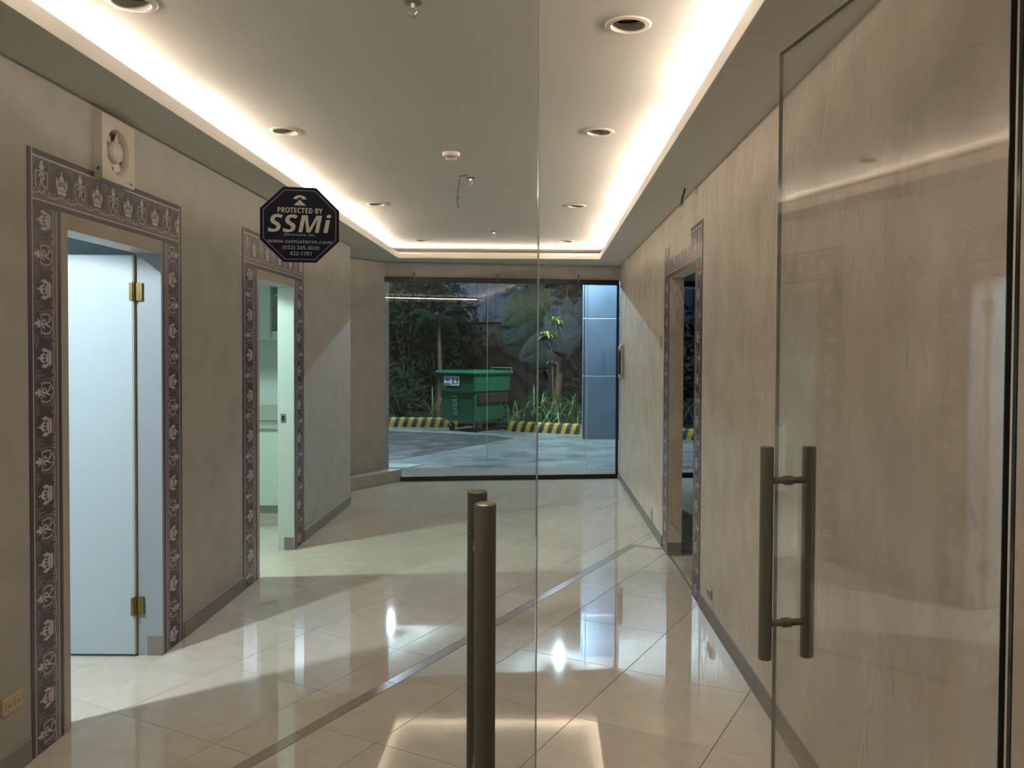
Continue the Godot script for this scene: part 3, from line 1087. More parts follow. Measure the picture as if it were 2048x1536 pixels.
func ceiling_things() -> void:
	var trim := mb()
	lathe(trim, [Vector2(0.061, 0.03), Vector2(0.060, -0.002), Vector2(0.064, -0.006), Vector2(0.080, -0.0045), Vector2(0.086, 0.0)], 40)
	var trim_mesh := trim.commit()
	var cup := mb()
	lathe(cup, [Vector2(0.0, 0.110), Vector2(0.045, 0.108), Vector2(0.056, 0.085), Vector2(0.061, 0.03), Vector2(0.062, 0.0)], 32)
	var cup_mesh := cup.commit()
	var lamp := mb()
	for k in 2:
		tube(lamp, [Vector3(-0.014 + 0.028 * k, 0.108, 0), Vector3(-0.014 + 0.028 * k, 0.055, 0)], 0.008, 10)
	tube(lamp, [Vector3(-0.014, 0.055, 0), Vector3(0.014, 0.055, 0)], 0.008, 10)
	var lamp_mesh := lamp.commit()
	var names := ["nearest the glass doors", "second from the glass doors", "third from the glass doors", "nearest the storefront"]
	var k := 0
	for q in downlight_spots():
		var side := "in the plaster wall row" if q.x > 0 else "in the exhaust fan row"
		var o := thing("downlight", P(q.x, CEIL, q.y), "unlit round downlight %s, %s" % [side, names[k % 4]], "downlight", "unlit recessed downlights")
		inst("trim_ring", trim_mesh, M.white_plastic, o)
		inst("reflector", cup_mesh, M.reflector, o)
		inst("lamp_tube", lamp_mesh, M.white_plastic, o)
		k += 1
	# smoke detector
	var s := thing("smoke_detector", P(-0.553, CEIL, 5.01), "white domed smoke detector with dark slots on the ceiling", "smoke detector")
	var st := mb()
	lathe(st, [Vector2(0.0, -0.048), Vector2(0.026, -0.047), Vector2(0.033, -0.040), Vector2(0.034, -0.037)], 32)
	lathe(st, [Vector2(0.036, -0.026), Vector2(0.050, -0.022), Vector2(0.053, -0.010), Vector2(0.055, 0.0)], 32)
	obj("housing", st, M.white_plastic, s)
	st = mb()
	lathe(st, [Vector2(0.030, -0.038), Vector2(0.030, -0.024)], 24)
	obj("sensor_core", st, M.dark_hole, s)
	for j in 16:
		st = mb()
		cbox(st, Vector3(0.034, -0.032, 0), Vector3(0.004, 0.013, 0.005))
		var rib := obj("rib", st, M.white_plastic, s)
		rib.rotation.y = TAU * j / 16.0
	# sprinklers
	var places := [[Vector2(-0.497, 5.727), "beside the hanging wire"], [Vector2(-0.482, 8.28), "over the storefront end of the corridor"], [Vector2(-0.448, 2.855), "over the glass door end of the corridor"]]
	for q in places:
		var o := thing("sprinkler", P(q[0].x, CEIL, q[0].y), "small ceiling sprinkler head " + q[1], "sprinkler", "ceiling sprinklers")
		st = mb()
		lathe(st, [Vector2(0.0, -0.006), Vector2(0.012, -0.006), Vector2(0.030, -0.003), Vector2(0.034, 0.0)], 24)
		obj("escutcheon", st, M.bronze, o)
		st = mb()
		lathe(st, [Vector2(0.0, -0.022), Vector2(0.008, -0.022), Vector2(0.010, -0.006)], 16)
		for a in [-1.0, 1.0]:
			tube(st, [Vector3(0.010 * a, -0.018, 0), Vector3(0.014 * a, -0.03, 0), Vector3(0.003 * a, -0.046, 0)], 0.0022, 6)
		obj("yoke", st, M.steel, o)
		st = mb()
		lathe(st, [Vector2(0.0, -0.049), Vector2(0.015, -0.048), Vector2(0.015, -0.046), Vector2(0.0, -0.046)], 20)
		obj("deflector", st, M.steel, o)
	# wire hanging out of the ceiling
	var w := thing("hanging_wire", P(-0.508, CEIL, 5.62), "thin grey wire hanging bent from the ceiling", "wire")
	st = mb()
	tube(st, [Vector3(0.0, 0.0, 0), Vector3(-0.02, -0.006, 0), Vector3(-0.05, -0.012, 0), Vector3(-0.054, -0.03, 0), Vector3(-0.062, -0.10, 0), Vector3(-0.070, -0.15, 0), Vector3(-0.072, -0.18, 0), Vector3(-0.066, -0.205, 0), Vector3(-0.056, -0.222, 0)], 0.0026, 8)
	obj("strand", st, M.dark_hole, w)
	st = mb()
	tube(st, [Vector3(-0.069, -0.145, 0), Vector3(-0.060, -0.158, 0), Vector3(-0.052, -0.168, 0)], 0.0026, 8)
	obj("strand", st, M.dark_hole, w)
	# black cable end where the plaster wall meets the ceiling
	var b := thing("cable_end", P(0.925, SOFFIT, 5.38), "short black cable sticking down from the soffit by the plaster wall", "cable")
	st = mb()
	tube(st, [Vector3(0.0, 0.004, 0), Vector3(-0.006, -0.03, 0), Vector3(-0.018, -0.065, 0), Vector3(-0.020, -0.10, 0)], 0.006, 10)
	obj("sheath", st, M.black, b)
	for a in [-1.0, 1.0]:
		st = mb()
		tube(st, [Vector3(-0.020, -0.098, 0), Vector3(-0.020 + 0.006 * a, -0.112, 0), Vector3(-0.020 + 0.010 * a, -0.122, 0)], 0.002, 6)
		obj("strand", st, M.bronze, b)
	var g := thing("cable_gland", P(XR(5.3) - 0.012, 2.605, 5.28), "small white cable outlet on the plaster wall next to the black cable", "cable outlet")
	st = mb()
	lathe(st, [Vector2(0.0, 0.018), Vector2(0.010, 0.016), Vector2(0.014, 0.0), Vector2(0.016, -0.014)], 16, Transform3D(Basis(Vector3.BACK, PI / 2), Vector3.ZERO))
	obj("cap", st, M.white_plastic, g)

# ------------------------------------------------------------------ things on the walls
func wall_things() -> void:
	# exhaust fan over the first doorway
	var f := thing("exhaust_fan", P(XL, 2.462, 3.735), "square white exhaust fan with a round throat above the first doorway", "fan", "", PI / 2)
	f.scale = Vector3(1, 1, 0.68)      # a shallow model
	var st := mb()
	var n := 32
	var hs := 0.142
	var r := 0.108
	var z := 0.058
	for k in n:
		var a0 := TAU * k / n; var a1 := TAU * (k + 1) / n
		var c0 := Vector2(cos(a0), sin(a0)); var c1 := Vector2(cos(a1), sin(a1))
		var s0 := c0 * (hs / maxf(absf(c0.x), absf(c0.y))); var s1 := c1 * (hs / maxf(absf(c1.x), absf(c1.y)))
		quad(st, Vector3(c0.x * r, c0.y * r, z), Vector3(c1.x * r, c1.y * r, z), Vector3(s1.x, s1.y, z - 0.003), Vector3(s0.x, s0.y, z - 0.003))
	for s in [[Vector2(-1, -1), Vector2(1, -1)], [Vector2(1, -1), Vector2(1, 1)], [Vector2(1, 1), Vector2(-1, 1)], [Vector2(-1, 1), Vector2(-1, -1)]]:
		var a: Vector2 = s[0] * hs; var b: Vector2 = s[1] * hs
		quad(st, Vector3(a.x, a.y, z - 0.003), Vector3(a.x, a.y, 0.0), Vector3(b.x, b.y, 0.0), Vector3(b.x, b.y, z - 0.003))
	obj("housing", st, M.white_plastic, f)
	var toward := Transform3D(Basis(Vector3.RIGHT, PI / 2), Vector3.ZERO)
	st = mb()
	lathe(st, [Vector2(0.108, 0.058), Vector2(0.099, 0.050), Vector2(0.094, 0.03), Vector2(0.092, 0.002)], 40, toward)
	obj("throat", st, M.white_plastic, f)
	st = mb()
	lathe(st, [Vector2(0.0, 0.003), Vector2(0.092, 0.003)], 24, toward)
	obj("back_opening", st, M.dark_hole, f)
	st = mb()
	lathe(st, [Vector2(0.0, 0.062), Vector2(0.025, 0.059), Vector2(0.043, 0.049), Vector2(0.050, 0.033), Vector2(0.050, 0.005)], 32, toward)
	obj("hub", st, M.white_plastic, f)
	for k in 6:
		st = mb()
		cbox(st, Vector3(0.070, 0, 0.012), Vector3(0.042, 0.046, 0.003), 0.0, Basis(Vector3.RIGHT, 0.3))
		var bl := obj("blade", st, M.white_plastic, f)
		bl.rotation.z = TAU * k / 6.0
	st = mb()
	cbox(st, Vector3(0.105, -0.122, z - 0.001), Vector3(0.022, 0.006, 0.002))
	obj("badge", st, M.dark_hole, f)
	st = mb()
	tube(st, [Vector3(-0.137, -0.10, 0.03), Vector3(-0.146, -0.10, 0.03)], 0.007, 10)
	obj("cord_hole", st, M.black, f)
	# outlets and switches
	outlet(P(XL, 0.272, 3.01), PI / 2, "ivory double outlet low on the wall by the first doorway", M.ivory_plastic)
	outlet(P(XR(4.8), 0.172, 4.8), -PI / 2, "pale outlet low on the plaster wall near the patterned doorway", M.cream)
	outlet(P(XR(7.25), 0.15, 7.25), -PI / 2, "pale outlet low on the plaster wall near the storefront", M.cream, true)
	var s := thing("light_switch", P(XR(6.78), 1.655, 6.78), "ivory light switch beside the torn door border", "switch", "", -PI / 2)
	st = mb()
	cbox(st, Vector3(0, 0, 0.004), Vector3(0.075, 0.118, 0.008), 0.003)
	obj("plate", st, M.ivory_plastic, s)
	st = mb()
	cbox(st, Vector3(0, 0, 0.009), Vector3(0.022, 0.045, 0.006), 0.002)
	obj("rocker", st, M.ivory_plastic, s)
	# door phone by the storefront
	var p := thing("intercom_phone", P(XR(9.82), 1.46, 9.80), "beige wall intercom with a black front beside the storefront", "intercom", "", -PI / 2)
	st = mb()
	cbox(st, Vector3(0.0, 0, 0.018), Vector3(0.20, 0.40, 0.036), 0.006)
	obj("housing", st, M.cream, p)
	st = mb()
	cbox(st, Vector3(0.0, -0.01, 0.044), Vector3(0.17, 0.28, 0.018), 0.004)
	obj("front_panel", st, M.black, p)
	for y in [0.165, -0.175]:
		st = mb()
		cbox(st, Vector3(0.0, y, 0.042), Vector3(0.14, 0.045, 0.014), 0.004)
		obj("end_cap", st, M.white_plastic, p)
	st = mb()
	var pts := []
	for k in 15:
		var t := k / 14.0
		pts.append(Vector3(-0.06 + 0.012 * sin(t * 40.0), -0.20 - 0.05 * sin(t * PI), 0.02 + 0.01 * cos(t * 40.0)))
	tube(st, pts, 0.003, 6)
	obj("cord", st, M.base_grey, p)

func outlet(at: Vector3, turn: float, label: String, m: Material, small := false) -> void:
	var o := thing("wall_outlet", at, label, "outlet", "", turn)
	var w := 0.06 if small else 0.118
	var st := mb()
	cbox(st, Vector3(0, 0, 0.004), Vector3(w, 0.062 if not small else 0.1, 0.008), 0.003)
	obj("plate", st, m, o)
	for x in ([0.0] if small else [-0.026, 0.026]):
		st = mb()
		cbox(st, Vector3(x, 0, 0.009), Vector3(0.034, 0.030, 0.003), 0.001)
		var s := obj("socket", st, m, o)
		for y in [-0.006, 0.006]:
			st = mb()
			cbox(st, Vector3(x + y, 0, 0.0107), Vector3(0.0025, 0.009, 0.001))
			obj("slot", st, M.dark_hole, s)

# ------------------------------------------------------------------ rooms beside the corridor
func room_lamp(at: Vector3, c: Color, m: Material, energy: float, cone: float, label: String) -> void:
	var o := thing("recessed_lamp", at, label, "lamp")
	var st := mb()
	lathe(st, [Vector2(0.050, 0.002), Vector2(0.050, -0.010), Vector2(0.058, -0.013), Vector2(0.085, -0.006), Vector2(0.09, 0.0)], 32)
	obj("trim_ring", st, M.white_plastic, o)
	st = mb()
	lathe(st, [Vector2(0.0, -0.008), Vector2(0.03, -0.007), Vector2(0.050, -0.003)], 24)
	obj("light_lens", st, m, o)
	var l := SpotLight3D.new()
	l.name = "lamp_light"
	l.light_color = c
	l.light_energy = energy
	l.light_size = 0.035
	l.spot_range = 14.0
	l.spot_angle = cone
	l.spot_angle_attenuation = 0.12
	l.spot_attenuation = 2.0
	l.shadow_enabled = true
	o.add_child(l)
	l.transform = Transform3D(Basis(Vector3.RIGHT, -PI / 2), Vector3(0, -0.016, 0))

func rooms() -> void:
	# the cool white room
	var st := mb()
	pbox(st, -4.02, -3.9, 0, 2.72, 1.6, 4.62)
	pbox(st, -4.02, XL - 0.12, 0, 2.72, 1.6, 1.72)
	pbox(st, -4.02, XL - 0.12, 0, 2.72, 4.5, 4.62)
	struct("wall_white_room", st, M.white_room, "walls of the cool lit white room")
	# pantry
	st = mb()
	pbox(st, -3.38, -3.26, 0, 2.72, 4.62, 8.40)
	pbox(st, -3.26, XL - 0.12, 0, 2.72, 8.18, 8.28)
	struct("wall_pantry", st, M.mint_room, "pale walls of the pantry")
	st = mb()
	pbox(st, -4.02, XL - 0.12, 2.60, 2.72, 1.6, 8.40)
	struct("ceiling_rooms", st, M.white_room, "white ceiling of the side rooms")
	room_lamp(P(-2.70, 2.60, 2.886), Color(0.91, 0.97, 1.0), M.bulb1, ROOM1_LIGHT, 71.0, "lit recessed cool white lamp in the ceiling of the room with the open white door")
	room_lamp(P(-2.95, 2.60, 5.58), Color(0.89, 1.0, 0.96), M.bulb2, ROOM2_LIGHT, 66.0, "lit recessed cool white lamp in the pantry ceiling")
	# pantry units
	var b := thing("base_cabinet", P(-2.66, 0, 7.96), "pale pantry base cabinet under the worktop", "cabinet")
	st = mb()
	pbox(st, -0.58, 0.55, 0.0, 0.09, -0.12, 0.21)
	obj("kickboard", st, M.counter, b)
	st = mb()
	pbox(st, -0.59, 0.56, 0.10, 0.83, -0.18, 0.21, 0.002)
	obj("body", st, M.cabinet, b)
	for k in 2:
		st = mb()
		var x0 := -0.585 + 0.573 * k
		pbox(st, x0, x0 + 0.568, 0.105, 0.765, -0.20, -0.18, 0.002)
		var dr := obj("door", st, M.cabinet, b)
		st = mb()
		pbox(st, x0 + 0.25, x0 + 0.35, 0.70, 0.715, -0.218, -0.20, 0.002)
		obj("handle", st, M.steel, dr)
	st = mb()
	pbox(st, -3.255, -2.085, 0.832, 0.87, 7.735, 8.175, 0.003)
	tag(obj("worktop", st, M.counter), "pale worktop on the pantry base cabinet", "worktop")
	st = mb()
	pbox(st, -3.255, -2.12, 0.873, 1.03, 8.160, 8.178, 0.002)
	tag(obj("backsplash", st, M.counter), "low pale backsplash on the pantry end wall", "backsplash")
	var u := thing("wall_cabinet", P(-2.92, 1.675, 8.03), "pale pantry wall cabinet with a plain front", "cabinet")
	st = mb()
	pbox(st, -0.335, 0.335, 0.0, 0.55, -0.13, 0.145, 0.002)
	obj("body", st, M.cabinet, u)
	for k in 2:
		st = mb()
		pbox(st, -0.33 + 0.332 * k, -0.002 + 0.332 * k, 0.005, 0.545, -0.15, -0.13, 0.002)
		obj("door", st, M.cabinet, u)
	var o := thing("open_shelf", P(-2.37, 1.675, 8.03), "open pantry wall shelf beside the wall cabinet", "shelf")
	st = mb()
	pbox(st, -0.21, 0.25, 0.0, 0.08, -0.15, 0.145, 0.002)
	obj("bottom_board", st, M.cabinet, o)
	st = mb()
	pbox(st, -0.21, 0.25, 0.42, 0.44, -0.05, 0.145, 0.002)
	obj("top_board", st, M.cabinet, o)
	st = mb()
	pbox(st, 0.23, 0.25, 0.08, 0.42, -0.05, 0.145, 0.002)
	obj("side_board", st, M.cabinet, o)
	# dark room behind the plaster wall
	st = mb()
	pbox(st, 4.0, 4.12, 0, 2.95, 2.4, 10.7)
	pbox(st, 1.10, 4.0, 0, 2.95, 2.4, 2.52)
	struct("wall_dark_room", st, M.dark_room, "walls of the unlit room behind the plaster wall")
	st = mb()
	prism(st, PackedVector2Array([Vector2(1.08, 2.4), Vector2(4.12, 2.4), Vector2(4.12, ED(4.12)), Vector2(1.08, ED(1.08))]), 2.60, 2.95)
	struct("ceiling_dark_room", st, M.dark_room, "ceiling of the unlit room")
	# grey base of the reveal in the right doorway
	st = mb()
	seg(st, Vector2(XR(6.37) + 0.001, 6.366), Vector2(XR(6.37) + 0.108, 6.366), -0.004, 0.0, 0.10)
	struct("baseboard_reveal", st, M.base_grey, "grey base of the doorway reveal in the plaster wall")

# ------------------------------------------------------------------ outside
func outside() -> void:
	var g := frame_of("ground", "damp grey concrete driveway outside the storefront")
	var st := mb()
	pbox(st, -16, 16, -0.2, -0.012, 9.0, 30.0)
	obj("concrete_slab", st, M.concrete, g)
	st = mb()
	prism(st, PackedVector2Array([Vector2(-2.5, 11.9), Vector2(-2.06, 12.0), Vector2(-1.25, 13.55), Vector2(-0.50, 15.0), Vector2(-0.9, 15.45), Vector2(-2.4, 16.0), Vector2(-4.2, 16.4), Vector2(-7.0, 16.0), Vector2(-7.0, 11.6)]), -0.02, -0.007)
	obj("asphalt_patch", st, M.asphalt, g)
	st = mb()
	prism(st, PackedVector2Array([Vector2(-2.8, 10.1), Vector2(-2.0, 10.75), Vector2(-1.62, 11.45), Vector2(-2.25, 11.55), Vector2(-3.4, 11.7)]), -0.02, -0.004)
	obj("light_spill_patch", st, M.spill_tone, g)  # pale polygon painted in for light spilling from the building
	st = mb()
	prism(st, PackedVector2Array([Vector2(-12, 17.22), Vector2(-12, 26), Vector2(12, 26), Vector2(12, 11.1), Vector2(-0.60, 16.46), Vector2(-1.36, 17.45), Vector2(-1.72, 17.2)]), -0.02, 0.05)
	obj("planting_bed", st, M.soil, g)
	kerb()
	column()
	canopy()
	rubbish_bin()
	planting()
	# wall and sheeting behind the bed
	st = mb()
	seg(st, Vector2(-11, 21.6), Vector2(11, 20.4), 0.2, 0, 2.3)
	struct("wall_yard", st, M.back_wall, "dark brown wall behind the planting bed")
	var sh := thing("sheet_fence", P(0, 2.3, 21.0), "blue-grey ribbed sheet fence on top of the dark wall", "fence", "", atan2(1.2, 22.0))
	for k in 46:
		st = mb()
		var x := -11.0 + 0.48 * k
		for j in 2:
			cbox(st, Vector3(x + 0.12 + 0.24 * j, 1.2, 0.0 if j == 0 else 0.035), Vector3(0.236, 2.4, 0.02), 0.004)
		obj("sheet", st, M.sheet_blue, sh)

func kerb() -> void:
	var step := 0.094
	var st := mb()
	# rounded kerb section, sheared along its length
	var prof := [Vector2(-0.085, 0.0), Vector2(-0.075, 0.10), Vector2(-0.055, 0.165), Vector2(-0.02, 0.195), Vector2(0.05, 0.20), Vector2(0.11, 0.19), Vector2(0.11, 0.0)]
	var l0 := []
	var l1 := []
	for q in prof:
		l0.append(Vector3(q.y * 0.28, q.y - 0.012, -q.x))
		l1.append(Vector3(step + q.y * 0.28, q.y - 0.012, -q.x))
	loft(st, [l0, l1])
	var mesh := st.commit()
	for run in [[Vector2(-5.6, 17.15), Vector2(-1.72, 17.10), "kerb painted in yellow and black stripes on the shrub side of the bin"], [Vector2(-0.64, 16.36), Vector2(4.6, 14.15), "kerb painted in yellow and black stripes between the bin and the clad column"]]:
		var a: Vector2 = run[0]
		var b: Vector2 = run[1]
		var o := thing("kerb", P(a.x, 0, a.y), run[2], "kerb", "striped kerbs of the planting bed", atan2(b.y - a.y, b.x - a.x))
		for k in int(a.distance_to(b) / step):
			inst("painted_stripe", mesh, M.kerb_yellow if k % 2 == 0 else M.kerb_black, o, Transform3D(Basis(), Vector3(k * step, 0, 0)))

func column() -> void:
	var o := thing("clad_column", P(1.33, 0, 15.02), "tall blue-grey clad column with pale panel joints beside the driveway", "column")
	var st := mb()
	cbox(st, Vector3(0, 1.994, 0), Vector3(1.152, 4.012, 0.262))
	obj("core", st, M.joint_white, o)
	for k in 4:
		var y0: float = [0.0, 1.14, 2.18, 3.22][k] - (0.012 if k == 0 else 0.0)
		var y1: float = [1.14, 2.18, 3.22, 4.0][k]
		for s in [[Vector3(0, 0, 0.12), Vector3(1.14, 0, 0.03)], [Vector3(-0.565, 0, 0), Vector3(0.03, 0, 0.27)], [Vector3(0.565, 0, 0), Vector3(0.03, 0, 0.27)]]:
			st = mb()
			cbox(st, s[0] + Vector3(0, (y0 + y1) / 2, 0), s[1] + Vector3(0, y1 - y0 - 0.022, 0), 0.003)
			obj("panel", st, M.cladding, o)

func canopy() -> void:
	var st := mb()
	prism(st, PackedVector2Array([Vector2(-5.5, 10.2), Vector2(5.5, 11.2), Vector2(5.5, 16.6), Vector2(-5.5, 16.6)]), 4.0, 4.2)
	struct("ceiling_canopy", st, M.ceiling, "flat canopy over the driveway")
	for q in [[P(0.338, 3.80, 14.4), "over the driveway near the clad column"], [P(-2.95, 3.80, 16.15), "over the driveway on the far side of the green bin"]]:
		var o := thing("flood_lamp", q[0], "round cool white canopy lamp " + q[1], "lamp", "canopy lamps over the driveway")
		st = mb()
		lathe(st, [Vector2(0.0, 0.20), Vector2(0.05, 0.20), Vector2(0.05, 0.09), Vector2(0.07, 0.07), Vector2(0.08, 0.03)], 24)
		obj("housing", st, M.steel, o)
		st = mb()
		lathe(st, [Vector2(0.07, 0.03), Vector2(0.065, -0.01), Vector2(0.04, -0.035), Vector2(0.0, -0.042)], 24)
		obj("bulb_lens", st, M.flood, o)
		var l := OmniLight3D.new()
		l.name = "flood_light"
		l.light_color = Color(0.80, 0.93, 1.0)
		l.light_energy = YARD_LIGHT
		l.light_size = 0.05
		l.omni_range = 40.0
		l.omni_attenuation = 2.0
		l.shadow_enabled = true
		o.add_child(l)
		l.position = Vector3(0, -0.01, 0)

func rubbish_bin() -> void:
	var c := Vector2(-1.27, 15.78)
	var e1 := Vector2(0.772, -0.635)
	var e2 := Vector2(0.635, 0.772)
	var mid := c - e1 * 0.53 + e2 * 0.53
	var o := thing("rubbish_bin", P(mid.x, 0, mid.y), "large green wheeled rubbish bin standing corner-on in front of the planting bed", "bin", "", -atan2(0.635, 0.772))
	var ring := func(hx: float, hz: float, y: float, r: float) -> Array:
		var q := []
		for k in 4:
			var sx: float = [1, -1, -1, 1][k]
			var sz: float = [1, 1, -1, -1][k]
			for j in 4:
				var a := (k * 0.5 + j / 3.0 * 0.5) * PI
				q.append(Vector3(sx * (hx - r) + cos(a) * r, y, sz * (hz - r) + sin(a) * r))
		return q
	var st := mb()
	loft(st, [ring.call(0.40, 0.41, 0.19, 0.06), ring.call(0.43, 0.44, 0.215, 0.07), ring.call(0.485, 0.495, 0.76, 0.07), ring.call(0.515, 0.525, 0.795, 0.07), ring.call(0.53, 0.54, 1.13, 0.07)], true, false)
	loft(st, [ring.call(0.505, 0.515, 1.13, 0.06), ring.call(0.49, 0.50, 0.80, 0.06), ring.call(0.41, 0.42, 0.26, 0.06)], false, true)
	obj("body", st, M.bin_green, o)
	st = mb()
	loft(st, [ring.call(0.505, 0.515, 1.125, 0.06), ring.call(0.57, 0.58, 1.125, 0.08), ring.call(0.578, 0.588, 1.145, 0.08), ring.call(0.57, 0.58, 1.18, 0.08), ring.call(0.51, 0.52, 1.185, 0.06), ring.call(0.505, 0.515, 1.125, 0.06)], false, false)
	obj("rim", st, M.bin_rim, o)
	# darker fork pocket and rib on the right-hand face
	st = mb()
	cbox(st, Vector3(0.485, 0.66, -0.02), Vector3(0.05, 0.19, 0.86), 0.006)
	obj("lift_pocket", st, M.bin_dark, o)
	st = mb()
	cbox(st, Vector3(0.455, 0.42, -0.26), Vector3(0.04, 0.40, 0.05), 0.008, Basis(Vector3.BACK, -0.09))
	obj("rib", st, M.bin_green, o)
	st = mb()
	tube(st, [Vector3(-0.05, 1.18, -0.56), Vector3(-0.05, 1.235, -0.57), Vector3(0.50, 1.235, -0.57), Vector3(0.50, 1.18, -0.56)], 0.012, 8)
	obj("lifting_bar", st, M.bin_rim, o)
	for x in [-0.33, 0.33]:
		for z in [-0.33, 0.33]:
			st = mb()
			cbox(st, Vector3(x, 0.180, z), Vector3(0.11, 0.012, 0.11), 0.002)
			for s in [-1.0, 1.0]:
				cbox(st, Vector3(x + 0.02, 0.125, z + 0.032 * s), Vector3(0.035, 0.11, 0.006), 0.0, Basis(Vector3.BACK, 0.35))
			var k := obj("caster", st, M.steel, o)
			st = mb()
			lathe(st, [Vector2(0.0, -0.022), Vector2(0.06, -0.022), Vector2(0.077, -0.014), Vector2(0.077, 0.014), Vector2(0.06, 0.022), Vector2(0.0, 0.022)], 20, Transform3D(Basis(Vector3.RIGHT, PI / 2), Vector3(x + 0.035, 0.065, z)))
			obj("wheel", st, M.rubber, k)
	# white name plate on the left-hand face (local +z, slightly leaning)
	var lean := Basis(Vector3.RIGHT, 0.03)
	st = mb()
	cbox(st, Vector3(-0.09, 0.985, 0.542), Vector3(0.43, 0.185, 0.008), 0.0, lean)
	var pl := obj("name_plate", st, M.plate_white, o)
	text("lettering", "I.T.", 0.15, M.navy, pl, Transform3D(lean, Vector3(0.033, 0.977, 0.548)), true, 0.002)
	text("lettering", "Matina", 0.052, M.navy, pl, Transform3D(lean, Vector3(-0.207, 0.925, 0.547)), true, 0.002)
	text("lettering", "M", 0.10, M.plum, pl, Transform3D(lean, Vector3(-0.205, 1.012, 0.548)), true, 0.002)
	# pale stencilled marks below it
	var lean2 := Basis(Vector3.RIGHT, 0.105)
	text("stencil", "MM", 0.19, M.pale_green, o, Transform3D(lean2 * Basis(Vector3.BACK, PI / 2), Vector3(-0.05, 0.47, 0.478)), true, 0.004)
	text("stencil", "Matina", 0.045, M.pale_green, o, Transform3D(lean2, Vector3(-0.05, 0.68, 0.498)), true, 0.004)

# ------------------------------------------------------------------ plants
func strap_leaf(h: float, w: float, bend: float) -> ArrayMesh:
	var st := mb()
	var n := 7
	var rows := []
	for k in n + 1:
		var t := float(k) / n
		var a := bend * t * t
		var x := h * (t * sin(a * 0.6))
		var y := h * t * cos(a * 0.75)
		var hw := w * (0.55 + 0.9 * t) * (1.0 - t) ** 0.55 * 0.8
		rows.append([Vector3(x, y, -hw), Vector3(x + 0.18 * hw, y - 0.10 * hw, 0), Vector3(x, y, hw)])
	for k in n:
		for s in 2:
			quad(st, rows[k][s], rows[k][s + 1], rows[k + 1][s + 1], rows[k + 1][s])
	return st.commit()

func strap_clump(at: Vector3, meshes: Array, n: int, k: float, label: String) -> void:
	var o := thing("strap_plant", at, label, "plant", "strap-leaved plants behind the striped kerb")
	for i in n:
		var t := Transform3D(Basis(Vector3.UP, rng.randf() * TAU) * Basis(Vector3.FORWARD, rng.randf_range(0.02, 0.42)), Vector3(rng.randf_range(-0.05, 0.05), 0, rng.randf_range(-0.05, 0.05)))
		t.basis = t.basis.scaled(Vector3.ONE * k * rng.randf_range(0.7, 1.1))
		inst("leaf", meshes[rng.randi() % meshes.size()], M.strap[rng.randi() % 3], o, t)

# heart-shaped leaf from its stalk joint at the origin, tip along -y, facing +z, one metre long
func heart_leaf() -> ArrayMesh:
	var st := mb()
	var n := 12
	var m := 8
	var rows := []
	for i in n + 1:
		var s := float(i) / n
		var row := []
		var half := 0.47 * pow(sin(PI * clampf(0.16 + 0.84 * s, 0, 1)), 0.72) if s < 1.0 else 0.0
		for j in m + 1:
			var c := 2.0 * j / m - 1.0
			var back := 0.34 * absf(c) * pow(1.0 - s, 1.6)
			var y := -s + back * (1.0 if s < 1 else 0.0)
			var z := -0.20 * s * s + 0.13 * absf(c) * (1.0 - 0.4 * s) - 0.12 * c * c + 0.012 * sin(s * 26.0) * absf(c)
			row.append(Vector3(c * half, y, z))
		rows.append(row)
	for i in n:
		for j in m:
			quad(st, rows[i][j], rows[i][j + 1], rows[i + 1][j + 1], rows[i + 1][j])
	return st.commit()

func leaf_vein() -> ArrayMesh:
	var st := mb()
	var pts := []
	for i in 9:
		var s := i / 8.0
		pts.append(Vector3(0, -s * 0.98, -0.20 * s * s + 0.006))
	tube(st, pts, 0.012, 5, 0.003)
	for i in 5:
		for c in [-1.0, 1.0]:
			var s0 := 0.05 + 0.15 * i
			var a := []
			for j in 5:
				var t := j / 4.0
				var s := s0 + 0.13 * t
				var half := 0.47 * pow(sin(PI * (0.16 + 0.84 * s)), 0.72)
				var cc := t * 0.9
				a.append(Vector3(c * cc * half, -s + 0.34 * cc * pow(1.0 - s, 1.6), -0.20 * s * s + 0.13 * cc * (1.0 - 0.4 * s) - 0.12 * cc * cc + 0.008))
			tube(st, a, 0.006, 4, 0.002)
	return st.commit()

